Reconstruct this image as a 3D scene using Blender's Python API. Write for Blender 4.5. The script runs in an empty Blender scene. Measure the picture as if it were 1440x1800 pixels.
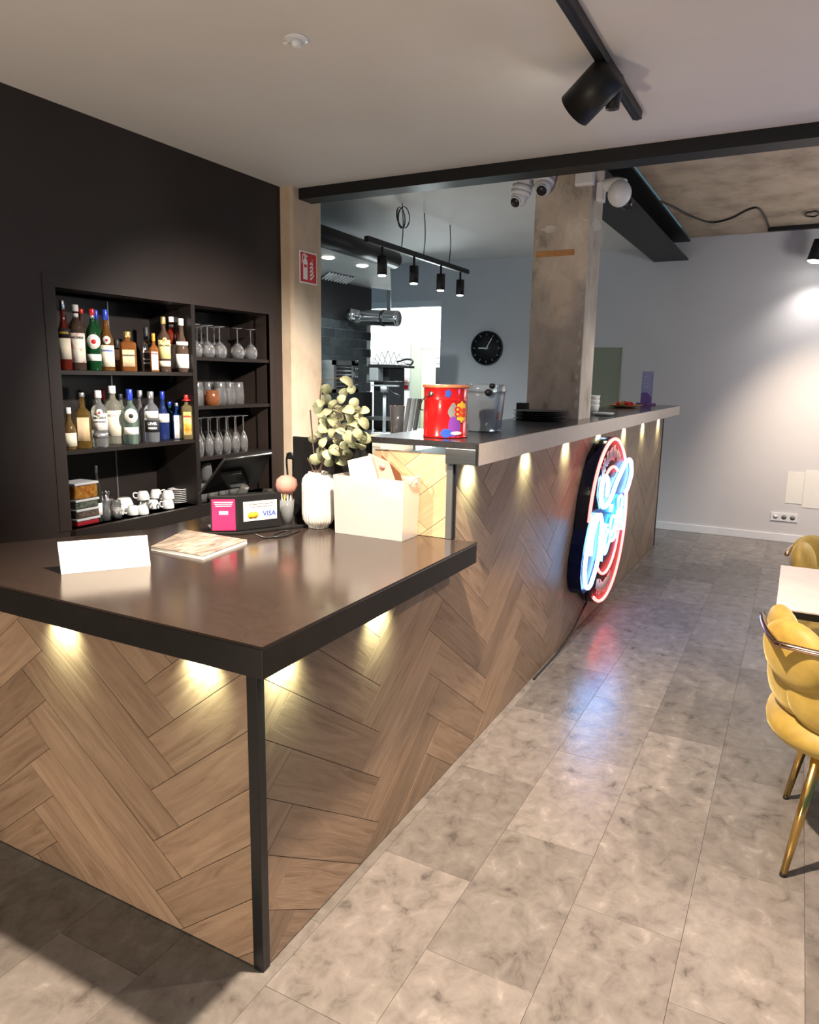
import bpy, math, random
from mathutils import Vector, Matrix
random.seed(7)
C = bpy.context.scene.collection
sc = bpy.context.scene
PI = math.pi
V = Vector
# ------------------------------------------------------------------ camera
CAM = V((1.0582, -1.2493, 1.4958)); YAW, PIT, ROL, FPX = 0.48605, 0.18472, 0.01662, 1276.55
FWD = V((-math.sin(YAW)*math.cos(PIT), math.cos(YAW)*math.cos(PIT), -math.sin(PIT)))
_r = V((math.cos(YAW), math.sin(YAW), 0)); _u = _r.cross(FWD)
RGT = _r*math.cos(ROL) + _u*math.sin(ROL); UPV = -_r*math.sin(ROL) + _u*math.cos(ROL)
cd = bpy.data.cameras.new('camera'); cam = bpy.data.objects.new('camera', cd); C.objects.link(cam)
cd.sensor_fit = 'HORIZONTAL'; cd.sensor_width = 36; cd.lens = 36*FPX/1440; cd.clip_start = 0.02
cam.matrix_world = Matrix(((RGT.x, UPV.x, -FWD.x, CAM.x), (RGT.y, UPV.y, -FWD.y, CAM.y), (RGT.z, UPV.z, -FWD.z, CAM.z), (0, 0, 0, 1)))
sc.camera = cam
def pt(u, v, ax, val):                       # survey of the place: where a sight line meets the plane ax = val
    d = FWD + RGT*((u-720)/FPX) - UPV*((v-900)/FPX); i = 'xyz'.index(ax)
    return CAM + d*((val-CAM[i])/d[i])
def dep(p): return (V(p)-CAM).dot(FWD)
# ------------------------------------------------------------------ world, exposure
w = bpy.data.worlds.new('world'); sc.world = w; w.use_nodes = True
bg = w.node_tree.nodes['Background']; bg.inputs[0].default_value = (0.30, 0.74, 1.0, 1); bg.inputs[1].default_value = 0.15
sc.view_settings.view_transform = 'Standard'; sc.view_settings.look = 'None'
sc.view_settings.exposure = 0.5; sc.view_settings.gamma = 1; sc.view_settings.use_curve_mapping = False
sc.cycles.use_denoising = True; sc.cycles.max_bounces = 10; sc.cycles.transmission_bounces = 8; sc.cycles.sample_clamp_indirect = 4
# ------------------------------------------------------------------ lamps
WARM = (1.0, 0.80, 0.60); NEUT = (1, .93, .86); COOL = (0.86, 0.97, 1.0); LED = (0.86, 1.0, 0.66)
def spot(loc, aim, power, ang, col=WARM, blend=.4, r=.03):
    l = bpy.data.lights.new('spot', 'SPOT'); l.energy = power; l.color = col; l.spot_size = math.radians(ang); l.spot_blend = blend; l.shadow_soft_size = r
    o = bpy.data.objects.new('spot_light', l); C.objects.link(o); o.location = loc
    o.rotation_euler = (V(aim)-V(loc)).to_track_quat('-Z', 'Y').to_euler(); return o
def point(loc, power, col=NEUT, r=.06):
    l = bpy.data.lights.new('point', 'POINT'); l.energy = power; l.color = col; l.shadow_soft_size = r
    o = bpy.data.objects.new('point_light', l); C.objects.link(o); o.location = loc; return o
spot((0.36, 0.17, 2.44), (0.36, 0.10, 0), 400, 110, WARM, .6)             # ceiling track, down on the floor
spot((0.20, 1.23, 2.28), (-1.74, 1.75, 1.02), 430, 62, NEUT, .9)          # the head in view, on the shelves
spot((-0.95, -1.15, 2.47), (-0.25, 1.02, 1.02), 215, 32, (1, .87, .72), .5)        # on the till corner
spot((0.36, 0.55, 2.44), (-1.66, 2.55, 1.15), 170, 24, WARM, .8)          # on the concrete pilaster
spot((1.75, 1.45, 2.48), (1.30, 1.30, 0), 120, 85, WARM, .5)              # on the dining table
spot((0.95, 3.2, 2.70), (0.8, 3.3, 0), 60, 100, NEUT, .6)
spot((-0.5, -2.9, 0.07), (-0.5, -1.3, 2.2), 225, 124, WARM, .25, .12)      # unseen fill added behind the camera, lifts bar front and ceiling
point((2.9, 1.6, 1.6), 16, (0.58, 0.50, 1.0), .2)                         # coloured lamp across the room
spot((-1.15, 3.1, 2.70), (-.95, 2.2, 1.1), 70, 75, COOL, .8)                # extra fill added over the serving bench to brighten it
point((2.3, 4.6, 1.7), 34, NEUT, .25)                                     # invented fill light, added to brighten the back wall
point((-3.05, 6.95, 1.95), 60, COOL, .15)                                 # corridor
# ------------------------------------------------------------------ materials
def nt(m): return m.node_tree.nodes, m.node_tree.links
def mat(name, col, rough=.5, metal=0, coat=0, emit=None, es=0, trans=0, ior=1.45, alpha=1, spec=None):
    m = bpy.data.materials.new(name); m.use_nodes = True; b = m.node_tree.nodes['Principled BSDF']; I = b.inputs
    I['Base Color'].default_value = (*col, 1); I['Roughness'].default_value = rough; I['Metallic'].default_value = metal
    I['Coat Weight'].default_value = coat; I['Coat Roughness'].default_value = .1; I['Transmission Weight'].default_value = trans; I['IOR'].default_value = ior
    I['Alpha'].default_value = alpha
    if spec is not None: I['Specular IOR Level'].default_value = spec
    if emit: I['Emission Color'].default_value = (*emit, 1); I['Emission Strength'].default_value = es
    return m
def noisy(name, cols, scale=(5, 5, 5), rough=.5, bump=.0, detail=6, coat=0, rnd=0, metal=0, spec=None, dist=0.3, r2=None, bscale=None):
    """colour ramp over stretched noise in object space, optional per-object shade and bump"""
    m = mat(name, cols[0], rough, metal, coat, spec=spec); N, L = nt(m); b = N['Principled BSDF']
    tc = N.new('ShaderNodeTexCoord'); mp = N.new('ShaderNodeMapping'); mp.inputs['Scale'].default_value = scale
    oi = N.new('ShaderNodeObjectInfo'); L.new(tc.outputs['Object'], mp.inputs[0])
    ml = N.new('ShaderNodeVectorMath'); ml.operation = 'SCALE'; ml.inputs[0].default_value = (37, 53, 11); L.new(oi.outputs['Random'], ml.inputs['Scale'])
    ad = N.new('ShaderNodeVectorMath'); L.new(mp.outputs[0], ad.inputs[0]); L.new(ml.outputs[0], ad.inputs[1])
    nz = N.new('ShaderNodeTexNoise'); nz.inputs['Scale'].default_value = 1; nz.inputs['Detail'].default_value = detail; nz.inputs['Distortion'].default_value = dist
    nz.inputs['Roughness'].default_value = .62; L.new(ad.outputs[0], nz.inputs['Vector'])
    cr = N.new('ShaderNodeValToRGB'); n = len(cols); E_ = cr.color_ramp.elements
    while len(E_) < n: E_.new(.5)
    for i, c in enumerate(cols): E_[i].position = .28+.44*i/(n-1); E_[i].color = (*c, 1)
    L.new(nz.outputs['Fac'], cr.inputs[0]); out = cr.outputs[0]
    if rnd:
        mr = N.new('ShaderNodeMapRange'); mr.inputs['To Min'].default_value = 1-rnd; mr.inputs['To Max'].default_value = 1+rnd; L.new(oi.outputs['Random'], mr.inputs[0])
        mx = N.new('ShaderNodeVectorMath'); mx.operation = 'SCALE'; L.new(out, mx.inputs[0]); L.new(mr.outputs[0], mx.inputs['Scale']); out = mx.outputs[0]
    L.new(out, b.inputs['Base Color'])
    if bump:
        bp = N.new('ShaderNodeBump'); bp.inputs['Strength'].default_value = bump; bp.inputs['Distance'].default_value = .004
        src = nz.outputs['Fac']
        if bscale:
            n2 = N.new('ShaderNodeTexNoise'); n2.inputs['Scale'].default_value = bscale; n2.inputs['Detail'].default_value = 8; n2.inputs['Distortion'].default_value = 1.2
            L.new(ad.outputs[0], n2.inputs['Vector']); src = n2.outputs['Fac']
        L.new(src, bp.inputs['Height']); L.new(bp.outputs[0], b.inputs['Normal'])
    if r2 is not None:
        rr = N.new('ShaderNodeMapRange'); rr.inputs['From Min'].default_value = .3; rr.inputs['From Max'].default_value = .7
        rr.inputs['To Min'].default_value = rough; rr.inputs['To Max'].default_value = r2; L.new(nz.outputs['Fac'], rr.inputs[0]); L.new(rr.outputs[0], b.inputs['Roughness'])
    return m
M = {}
M['darkwall'] = noisy('dark_paint', [(.018, .0112, .0088), (.024, .0155, .0125)], (2, 2, 2), .5)
M['niche'] = noisy('dark_board', [(.010, .0075, .0065), (.017, .0125, .0105)], (3, 3, 14), .38)
M['white'] = noisy('ceiling_paint', [(.66, .64, .62), (.71, .69, .67)], (1.5, 1.5, 1.5), .8)
M['backwall'] = noisy('wall_paint', [(.62, .61, .63), (.67, .66, .68)], (1.2, 1.2, 1.2), .6)
M['black'] = noisy('black_paint', [(.0045, .0045, .005), (.006, .006, .0065)], (6, 6, 6), .5)
M['plastic'] = mat('black_plastic', (.015, .015, .016), .32)
M['top'] = noisy('dark_worktop', [(.030, .021, .018), (.042, .030, .025)], (60, 60, 60), .17, spec=.6)
M['edge'] = noisy('worktop_edge', [(.010, .009, .009), (.014, .012, .012)], (20, 20, 20), .3)
M['htop'] = noisy('high_worktop_top', [(.020, .020, .022), (.032, .032, .034)], (60, 60, 60), .17, spec=.6)
M['fascia'] = noisy('taupe_strip', [(.50, .44, .39), (.57, .50, .45)], (3, 30, 30), .35)
M['steel'] = noisy('brushed_steel', [(.36, .36, .35), (.5, .5, .49)], (3, 3, 90), .28, metal=1)
M['post'] = mat('black_profile', (.012, .012, .013), .28)
M['alu'] = mat('grey_profile', (.45, .47, .48), .3, .9)
M['wood'] = noisy('oak_plank', [(.170, .108, .070), (.255, .170, .113), (.305, .208, .142), (.345, .243, .170)], (3.2, 30, 30), .42, bump=.45, detail=9, rnd=.20, dist=1.3)
M['lightwood'] = noisy('pale_oak_plank', [(.46, .31, .18), (.60, .43, .27)], (3, 30, 30), .45, bump=.2, rnd=.10, dist=1.4)
M['slate'] = noisy('slate_tile', [(.085, .076, .072), (.158, .142, .134), (.190, .172, .163), (.215, .196, .186), (.285, .262, .250)], (17, 14, 14), .25, bump=.28, detail=14, rnd=.22, dist=.45, bscale=2.6)
M['joint'] = mat('tile_joint', (.15, .14, .13), .7)
M['concrete'] = noisy('raw_concrete', [(.20, .17, .14), (.46, .40, .33), (.56, .49, .41), (.68, .61, .53)], (7, 7, 4), .85, bump=.5, detail=12, dist=.2)
M['slab'] = noisy('slab_concrete', [(.26, .20, .145), (.44, .35, .26), (.56, .46, .36)], (4, 3, 4), .85, bump=.4, detail=12, dist=.2)
M['pilaster'] = noisy('pale_concrete', [(.42, .32, .22), (.54, .42, .30), (.60, .49, .36)], (5, 5, 3), .85, bump=.4, detail=8)
M['chip'] = noisy('chipped_plaster', [(.5, .46, .4), (.7, .66, .6)], (40, 40, 40), .9, bump=.6)
M['orange'] = noisy('rusty_band', [(.36, .17, .06), (.52, .28, .11)], (30, 30, 30), .8)
M['offwhite'] = mat('white_plastic', (.78, .79, .82), .35)
M['paper'] = noisy('white_paper', [(.80, .79, .75), (.84, .83, .80)], (8, 8, 8), .7)
M['frost'] = mat('frosted_plastic', (.88, .87, .86), .35, trans=.6, ior=1.2)
M['porcelain'] = mat('porcelain', (.72, .70, .66), .18, coat=.4)
M['glass'] = mat('clear_glass', (1, .98, .96), .04, trans=.94, ior=1.47, coat=.4)
M['jug'] = mat('clear_plastic', (.72, .79, .86), .1, trans=.72, ior=1.25)
M['chrome'] = mat('chrome', (.75, .75, .75), .15, 1)
M['gold'] = noisy('brass', [(.62, .42, .13), (.72, .50, .18)], (8, 8, 8), .20, metal=1)
M['rail'] = mat('rose_brass', (.50, .33, .25), .15, 1)
def velvet():
    m = noisy('gold_velvet', [(.25, .165, .030), (.35, .240, .050), (.44, .315, .075)], (7, 7, 7), .55, bump=.1)
    b = m.node_tree.nodes['Principled BSDF'].inputs; b['Sheen Weight'].default_value = .6; b['Sheen Roughness'].default_value = .35; b['Sheen Tint'].default_value = (1, .82, .4, 1); return m
M['velvet'] = velvet()
M['leaf'] = noisy('eucalyptus_leaf', [(.20, .24, .12), (.40, .43, .26), (.50, .52, .34)], (25, 25, 25), .6, rnd=.3)
M['stem'] = noisy('brown_stem', [(.10, .06, .04), (.17, .11, .08)], (30, 30, 30), .7)
M['red'] = mat('red_print', (.62, .012, .02), .35)
M['signwhite'] = mat('white_print', (.85, .82, .78), .4)
M['pink'] = mat('pink_print', (.72, .03, .14), .4)
M['blue'] = mat('blue_print', (.03, .10, .50), .4)
M['yellow'] = mat('yellow_print', (.85, .52, .03), .4)
M['ink'] = mat('dark_print', (.02, .018, .018), .5)
M['neonblue'] = mat('neon_blue_white', (.7, .9, 1), .3, emit=(.045, .42, 1.0), es=11)
M['neonwhite'] = mat('neon_white', (.8, .9, 1), .3, emit=(.22, .50, 1.0), es=10)
M['neonred'] = mat('neon_red', (1, .3, .3), .3, emit=(1.0, .085, .075), es=6)
M['signblue'] = mat('sign_blue', (.001, .0055, .045), .35, spec=.25)
M['signdark'] = mat('sign_return', (.012, .014, .03), .18)
M['signface'] = mat('sign_face', (.006, .0015, .003), .45, spec=.2)
M['lens'] = mat('lamp_lens', (1, 1, 1), .3, emit=(1, .98, .9), es=12)
M['led'] = mat('led_lens', (1, 1, 1), .3, emit=LED, es=9)
M['tile'] = noisy('black_glazed_tile', [(.022, .028, .030), (.034, .042, .044)], (5, 5, 5), .16, rnd=.25, coat=.3)
M['grout'] = mat('pale_grout', (.30, .32, .32), .8)
M['grey'] = mat('grey_paint', (.22, .23, .23), .6)
M['hood'] = noisy('hood_steel', [(.26, .27, .27), (.36, .37, .37)], (4, 4, 4), .5)
M['cream'] = mat('cream_paint', (.55, .55, .36), .6)
M['olive'] = mat('olive_panel', (.30, .33, .25), .6)
M['tabletop'] = noisy('pale_table_top', [(.52, .46, .45), (.60, .54, .52)], (4, 4, 4), .25)
M['magazine'] = noisy('marbled_cover', [(.08, .065, .055), (.30, .25, .21), (.60, .53, .46)], (22, 9, 22), .35, detail=8, dist=1.2)
M['bush'] = mat('pink_tissue', (.68, .32, .27), .7)
M['purple'] = mat('purple_print', (.20, .05, .35), .4)
def T(col, tr=.8, r=.05): return mat('tinted_glass', col, r, trans=tr, ior=1.45)
# ------------------------------------------------------------------ mesh building
class MB:
    def __init__(s): s.v = []; s.f = []; s.sm = []
    def add(s, vs, fs, smooth=False, X=None):
        k = len(s.v); s.v += [tuple(X @ V(p)) if X else tuple(p) for p in vs]
        s.f += [tuple(i+k for i in f) for f in fs]; s.sm += [smooth]*len(fs); return s
    def box(s, x0, x1, y0, y1, z0, z1, X=None):
        return s.add([(x0, y0, z0), (x1, y0, z0), (x1, y1, z0), (x0, y1, z0), (x0, y0, z1), (x1, y0, z1), (x1, y1, z1), (x0, y1, z1)],
                     [(3, 2, 1, 0), (4, 5, 6, 7), (0, 1, 5, 4), (1, 2, 6, 5), (2, 3, 7, 6), (3, 0, 4, 7)], False, X)
    def prism(s, poly, h0, h1, X=None):          # polygon in xy (counter-clockwise), from h0 to h1
        a = sum(poly[i][0]*poly[(i+1) % len(poly)][1]-poly[(i+1) % len(poly)][0]*poly[i][1] for i in range(len(poly)))
        if a < 0: poly = poly[::-1]
        n = len(poly)
        return s.add([(x, y, h0) for x, y in poly]+[(x, y, h1) for x, y in poly],
                     [tuple(range(n))[::-1], tuple(range(n, 2*n))]+[(i, (i+1) % n, n+(i+1) % n, n+i) for i in range(n)], False, X)
    def lathe(s, prof, n=20, X=None, sq=0, closed=False, smooth=True, amp=None):
        def rr(a, r):
            if sq: k = max(abs(math.cos(a)), abs(math.sin(a))); r = r*((1-sq)+sq*min(1/k, 1.25)*.97)
            if amp: r = r*(1+amp[0]*math.cos(amp[1]*a))
            return r
        vs = []; m = len(prof)
        for r, z in prof:
            for j in range(n):
                a = 2*PI*(j+.5)/n; q = rr(a, r); vs.append((q*math.cos(a), q*math.sin(a), z))
        fs = [(i*n+j, i*n+(j+1) % n, (i+1)*n+(j+1) % n, (i+1)*n+j) for i in range(m-1) for j in range(n)]
        if closed: fs += [((m-1)*n+j, (m-1)*n+(j+1) % n, (j+1) % n, j) for j in range(n)]
        else: fs += [tuple(range(n))[::-1], tuple(range((m-1)*n, m*n))]
        return s.add(vs, fs, smooth, X)
    def cyl(s, p0, p1, r0, r1=None, n=16, smooth=True):
        p0, p1 = V(p0), V(p1); r1 = r0 if r1 is None else r1; d = p1-p0
        X = Matrix.Translation(p0) @ d.to_track_quat('Z', 'Y').to_matrix().to_4x4()
        return s.lathe([(r0, 0), (r1, d.length)], n, X, smooth=smooth)
    def ball(s, c, r, n=14, X=None, sc=(1, 1, 1)):
        m = n//2+1
        Y = Matrix.Translation(c) @ (X or Matrix()) @ Matrix.Diagonal((*sc, 1))
        return s.lathe([(max(r*math.sin(PI*i/m), 1e-4), -r*math.cos(PI*i/m)) for i in range(m+1)], n, Y)
    def tube(s, pts, r, n=8, loop=False):
        pts = [V(p) for p in pts]; m = len(pts); vs = []; ref = None
        for i, p in enumerate(pts):
            a = pts[(i-1) % m] if (loop or i) else p; b = pts[(i+1) % m] if (loop or i < m-1) else p
            t = (b-a).normalized() if (b-a).length > 1e-9 else V((0, 0, 1))
            if ref is None: ref = t.orthogonal().normalized()
            ref = (ref-t*ref.dot(t)); ref = ref.normalized() if ref.length > 1e-6 else t.orthogonal().normalized()
            q = t.cross(ref); rad = r[i] if isinstance(r, (list, tuple)) else r
            vs += [p+(ref*math.cos(2*PI*j/n)+q*math.sin(2*PI*j/n))*rad for j in range(n)]
        k = m if loop else m-1
        fs = [(i*n+j, i*n+(j+1) % n, ((i+1) % m)*n+(j+1) % n, ((i+1) % m)*n+j) for i in range(k) for j in range(n)]
        if not loop: fs += [tuple(range(n))[::-1], tuple(range((m-1)*n, m*n))]
        return s.add(vs, fs, True)
def curve(pts, k=6, loop=False):                 # Catmull-Rom through points
    P = [V(p) for p in pts]; out = []; n = len(P)
    g = (lambda i: P[i % n]) if loop else (lambda i: P[max(0, min(n-1, i))])
    for i in range(n if loop else n-1):
        a, b, c, d = g(i-1), g(i), g(i+1), g(i+2)
        for j in range(k):
            t = j/k; out.append(.5*((2*b)+(c-a)*t+(2*a-5*b+4*c-d)*t*t+(3*b-a-3*c+d)*t**3))
    if not loop: out.append(P[-1])
    return out
def obj(name, mb, m, parent=None, loc=None, rot=None, bevel=0, kind=None):
    if isinstance(mb, MB):
        me = bpy.data.meshes.new(name); me.from_pydata([tuple(p) for p in mb.v], [], mb.f); me.polygons.foreach_set('use_smooth', mb.sm); me.update()
        me.materials.append(M[m] if isinstance(m, str) else m)
    else: me = mb
    o = bpy.data.objects.new(name, me); C.objects.link(o)
    if parent: o.parent = parent
    if loc is not None: o.location = loc
    if rot is not None: o.rotation_euler = rot
    if bevel: b = o.modifiers.new('bevel', 'BEVEL'); b.width = bevel; b.segments = 2; b.limit_method = 'ANGLE'; b.angle_limit = .6
    if kind: o['kind'] = kind
    return o
def tag(o, label, cat, group=None):
    o['label'] = label; o['category'] = cat
    if group: o['group'] = group
    return o
def thing(name, label, cat, loc=(0, 0, 0), rz=0, group=None):
    o = bpy.data.objects.new(name, None); C.objects.link(o); o.location = loc; o.rotation_euler = (0, 0, rz); o.empty_display_size = .05
    return tag(o, label, cat, group)
def dup(root, loc, rz=None, label=None, group=None):
    r = root.copy(); C.objects.link(r); r.location = loc
    if rz is not None: r.rotation_euler = (0, 0, rz)
    if label: r['label'] = label
    if group: r['group'] = group
    for ch in list(root.children):
        c = ch.copy(); C.objects.link(c); c.parent = r
        for g in ch.children:
            d = g.copy(); C.objects.link(d); d.parent = c
    return r
def struct(name, mb, m, **k): return obj(name, mb, m, kind='structure', **k)
def text(s, size, bold=0, spacing=1):             # lettering as a flat mesh centred on the origin, in the xy plane
    cu = bpy.data.curves.new('lettering', 'FONT'); cu.body = s; cu.size = size; cu.align_x = 'CENTER'; cu.align_y = 'CENTER'; cu.offset = bold; cu.resolution_u = 2; cu.space_character = spacing
    t = bpy.data.objects.new('tmp', cu); me = bpy.data.meshes.new_from_object(t); bpy.data.objects.remove(t); bpy.data.curves.remove(cu); return me
def lettering(s, size, m, parent, X, bold=0, spacing=1, wrap=None, name='lettering', fit=None):
    me = text(s, size, bold, spacing)
    if fit:
        k_ = min(1, fit/max(2*max(abs(v.co.x) for v in me.vertices), 1e-6))
        for v in me.vertices: v.co = v.co*k_
    me.materials.clear(); me.materials.append(M[m] if isinstance(m, str) else m)
    for v in me.vertices:
        if wrap: a = v.co.x/wrap; v.co = X @ V((wrap*math.sin(a), v.co.y, wrap*math.cos(a)))
        else: v.co = X @ v.co
    me.update(); return obj(name, me, None, parent)
def frame(o, xa, ya):                             # matrix with origin o, x axis xa, y axis ya
    xa = V(xa).normalized(); ya = V(ya); ya = (ya-xa*ya.dot(xa)).normalized(); za = xa.cross(ya)
    return Matrix(((xa.x, ya.x, za.x, o[0]), (xa.y, ya.y, za.y, o[1]), (xa.z, ya.z, za.z, o[2]), (0, 0, 0, 1)))
# ================================================================== structure
W, H, YB, YW = -1.738, 2.566, 2.43, 6.42
H2, H3 = 2.76, 2.836
fl = struct('floor', MB().box(-4.2, 3.4, -3.2, 9.2, -.06, -.004), 'joint')
TW, TL = .297, .60
tm = MB().box(-TW/2+.0004, TW/2-.0004, -TL/2+.0004, TL/2-.0004, -.004, 0)
tmesh = obj('tile', tm, 'slate', fl, bevel=.0006); tmd = tmesh.data
ph = {0: .57, 1: .27, 2: .03, 3: .41}
first = True
for k in range(-5, 9):
    x = .03+TW*(k+.5); p0 = ph.get(k, [.57, .30, .12, .44, .21][k % 5])
    for j in range(-4, 12):
        y = p0+TL*(j+.5)
        if x < -.12 and y > .28: continue
        if y > YW+.3: continue
        if first: tmesh.location = (x, y, 0); first = False; continue
        o = tmesh.copy(); C.objects.link(o); o.location = (x, y, 0)
        if (k*7+j*3) % 2: o.rotation_euler = (0, 0, PI)
# left wall with its shelf niche
NY0, NY1, NZ0, NZ1, ND = .835, 2.237, .80, 1.838, .30
wl = MB()
for a in ((-3.2, NY0, 0, H3), (NY1, 2.36, 0, H3), (NY0, NY1, 0, NZ0), (NY0, NY1, NZ1, H3)): wl.box(W-.10, W, *a)
wl.box(W-.40, W-.36, NY0-.05, NY1+.05, NZ0-.1, NZ1+.1)
wl.box(W-.36, W-.1, NY0-.05, NY0-.012, NZ0-.1, NZ1+.1).box(W-.36, W-.1, NY1+.012, NY1+.05, NZ0-.1, NZ1+.1)
wl.box(W-.36, W-.1, NY0-.05, NY1+.05, NZ1+.012, NZ1+.1).box(W-.36, W-.1, NY0-.05, NY1+.05, NZ0-.1, NZ0-.03)
struct('wall_left', wl, 'darkwall')
struct('ceiling', MB().box(W-.1, 3.4, -3.2, YB+.02, H, H+.06), 'white')
struct('trim_1', MB().box(W, 3.4, YB, YB+.13, 2.505, H3), 'black')                     # front beam
struct('ceiling_rear', MB().box(-4.2, -.335, YB+.13, YW, H2, H2+.1), 'white')
struct('ceiling_slab', MB().box(-.02, 3.4, YB+.13, YW, H3, H3+.1), 'slab')
rb = struct('trim_2', MB().box(-.335, -.02, 2.56, YW, 2.631, 2.645).box(-.30, -.17, 2.56, YW, 2.645, H3), 'black')
obj('upper_flange', MB().box(-.335, -.015, 2.56, YW, 2.80, 2.815), 'black', rb)
bw = MB(); OX0, OX1, OZ = -3.62, -2.632, 2.345
bw.box(-4.2, OX0, YW, YW+.12, 0, H3+.1).box(OX1, 3.4, YW, YW+.12, 0, H3+.1).box(OX0, OX1, YW, YW+.12, OZ, H3+.1)
struct('wall_back', bw, 'backwall')
struct('baseboard_back', MB().box(OX1, 3.4, YW-.014, YW, 0, .075), 'offwhite', bevel=.003)
struct('trim_3', MB().box(OX0-.02, OX1+.0, YW-.02, YW+.13, OZ-.07, OZ), 'offwhite')
struct('wall_corridor', MB().box(-4.2, -2.0, 7.7, 7.8, 0, 2.7).box(-4.2, -4.1, YW+.12, 7.7, 0, 2.7).box(-2.3, -2.2, YW+.12, 7.7, 0, 2.7), 'white')
struct('ceiling_corridor', MB().box(-4.2, -2.2, YW+.12, 7.8, 2.7, 2.8), 'white')
dr = struct('door_1', MB().box(-3.50, -3.10, 7.66, 7.70, 0, 1.86), 'cream')
obj('frame', MB().box(-3.64, -3.50, 7.62, 7.70, 0, 1.98).box(-3.10, -2.9, 7.62, 7.70, 0, 1.98).box(-3.50, -3.10, 7.62, 7.70, 1.86, 1.98), 'olive', dr)
obj('dark_panel', MB().box(-3.28, -3.12, 7.645, 7.66, 1.30, 1.62), 'plastic', dr)
for k in range(2): obj('grille', MB().box(-3.29, -3.13, 7.64, 7.66, 1.74-.07*k, 1.775-.07*k), 'grey', dr)
# pale concrete pilaster at the end of the dark wall
pil = struct('concrete_pilaster', MB().prism([(W-.2, 2.36), (-1.672, 2.36), (-1.655, 2.378), (-1.655, 2.655), (W-.2, 2.655)], 0, 2.64), 'pilaster', bevel=.004)
# rough concrete pillar through the bar
px0, px1, py0, py1 = -.333, -.024, 2.80, 3.06
pc = struct('concrete_pillar', MB().box(px0, px1, py0, py1, 0, 2.70), 'concrete', bevel=.006)
obj('rusty_band', MB().box(px0+.02, px1-.075, py0-.004, py0+.002, 2.155, 2.185), 'orange', pc)
def blob(cx, cz, rx, rz, n=14, seed=1, front=True):
    rn = random.Random(seed); pl = []
    for i in range(n):
        a = 2*PI*i/n; k = rn.uniform(.55, 1.1); pl.append((cx+rx*k*math.cos(a), cz+rz*k*math.sin(a)))
    X = Matrix(((1, 0, 0, 0), (0, 0, -1, py0), (0, 1, 0, 0), (0, 0, 0, 1))) if front else Matrix(((0, 0, 1, px1), (1, 0, 0, 0), (0, 1, 0, 0), (0, 0, 0, 1)))
    return MB().prism(pl, -.002, .0025, X)
obj('chipped_patch', blob(-.245, 2.30, .05, .022, seed=3), 'chip', pc)
obj('chipped_patch', blob(2.93, 2.325, .11, .035, seed=5, front=False), 'chip', pc)
obj('chipped_patch', blob(-.07, 2.33, .045, .006, seed=6), 'chip', pc)
for i in range(9):
    obj('chipped_patch', blob(px1-.012-random.uniform(0, .02), 1.36+i*.075, .010, .022, 9, 20+i), 'chip', pc)
# kitchen partition with glazed tiles
TX = -2.80; TY1 = 5.16
tw = struct('wall_kitchen', MB().box(TX-.12, TX, 2.65, TY1, 0, 2.5).box(-4.2, W-.1, 2.64, 2.7, 0, 2.76), 'grout')
tlm = MB().box(0, .007, .002, .158, .002, .079); t0 = obj('tile', tlm, 'tile', tw, bevel=.002); t0.location = (TX, 4.0, 1.2)
for r in range(15):
    z = 1.10+.082*r
    for c in range(12):
        y = TY1-.162*(c+1)-(.081 if r % 2 else 0)+.081
        if y+.16 > TY1+.001: continue
        if y < 3.7 or z > 2.0: continue
        o = t0.copy(); C.objects.link(o); o.location = (TX, y, z)
# ================================================================== bar counter
H1B, H1T, H2B, H2T, CL = .844, .92, 1.195, 1.274, 5.60
RY = 1.085
bc = thing('bar_counter', 'long bar counter clad in brown herringbone oak planks with a lower till end', 'counter', (0, 0, 0))
LX = -1.24
obj('carcass', MB().box(LX, -.022, .008, 1.10, .0, H1B-.001).box(-.33, -.022, 1.10, 2.795, 0, H2B-.001).box(-.30, -.022, 3.065, CL, 0, H2B-.001).box(-.022, -.008, 2.7, 3.2, 0, H2B-.001), 'black', bc)
obj('corner_post', MB().box(-.03, .002, -.002, .012, 0, H1B-.001).box(-.012, .002, .010, .026, 0, H1B-.001), 'post', bc, bevel=.0015)
obj('corner_post', MB().box(-.004, .003, CL-.02, CL+.006, 0, H2B-.001), 'post', bc)
obj('corner_post', MB().box(-.004, .004, RY+.006, RY+.018, H1T+.001, H2B-.001), 'post', bc, bevel=.001)
obj('corner_profile', MB().box(-.026, -.002, RY-.006, RY+.006, H1T+.001, H2B-.001), 'alu', bc, bevel=.001)
def clip(poly, x0, x1, z0, z1):
    for ax, val, sg in ((0, x0, 1), (0, x1, -1), (1, z0, 1), (1, z1, -1)):
        out = []
        for i in range(len(poly)):
            a, b = poly[i-1], poly[i]; da, db = sg*(a[ax]-val), sg*(b[ax]-val)
            if (da >= 0) != (db >= 0): t = da/(da-db); out.append((a[0]+t*(b[0]-a[0]), a[1]+t*(b[1]-a[1])))
            if db >= 0: out.append(b)
        poly = out
        if len(poly) < 3: return []
    return poly
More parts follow.
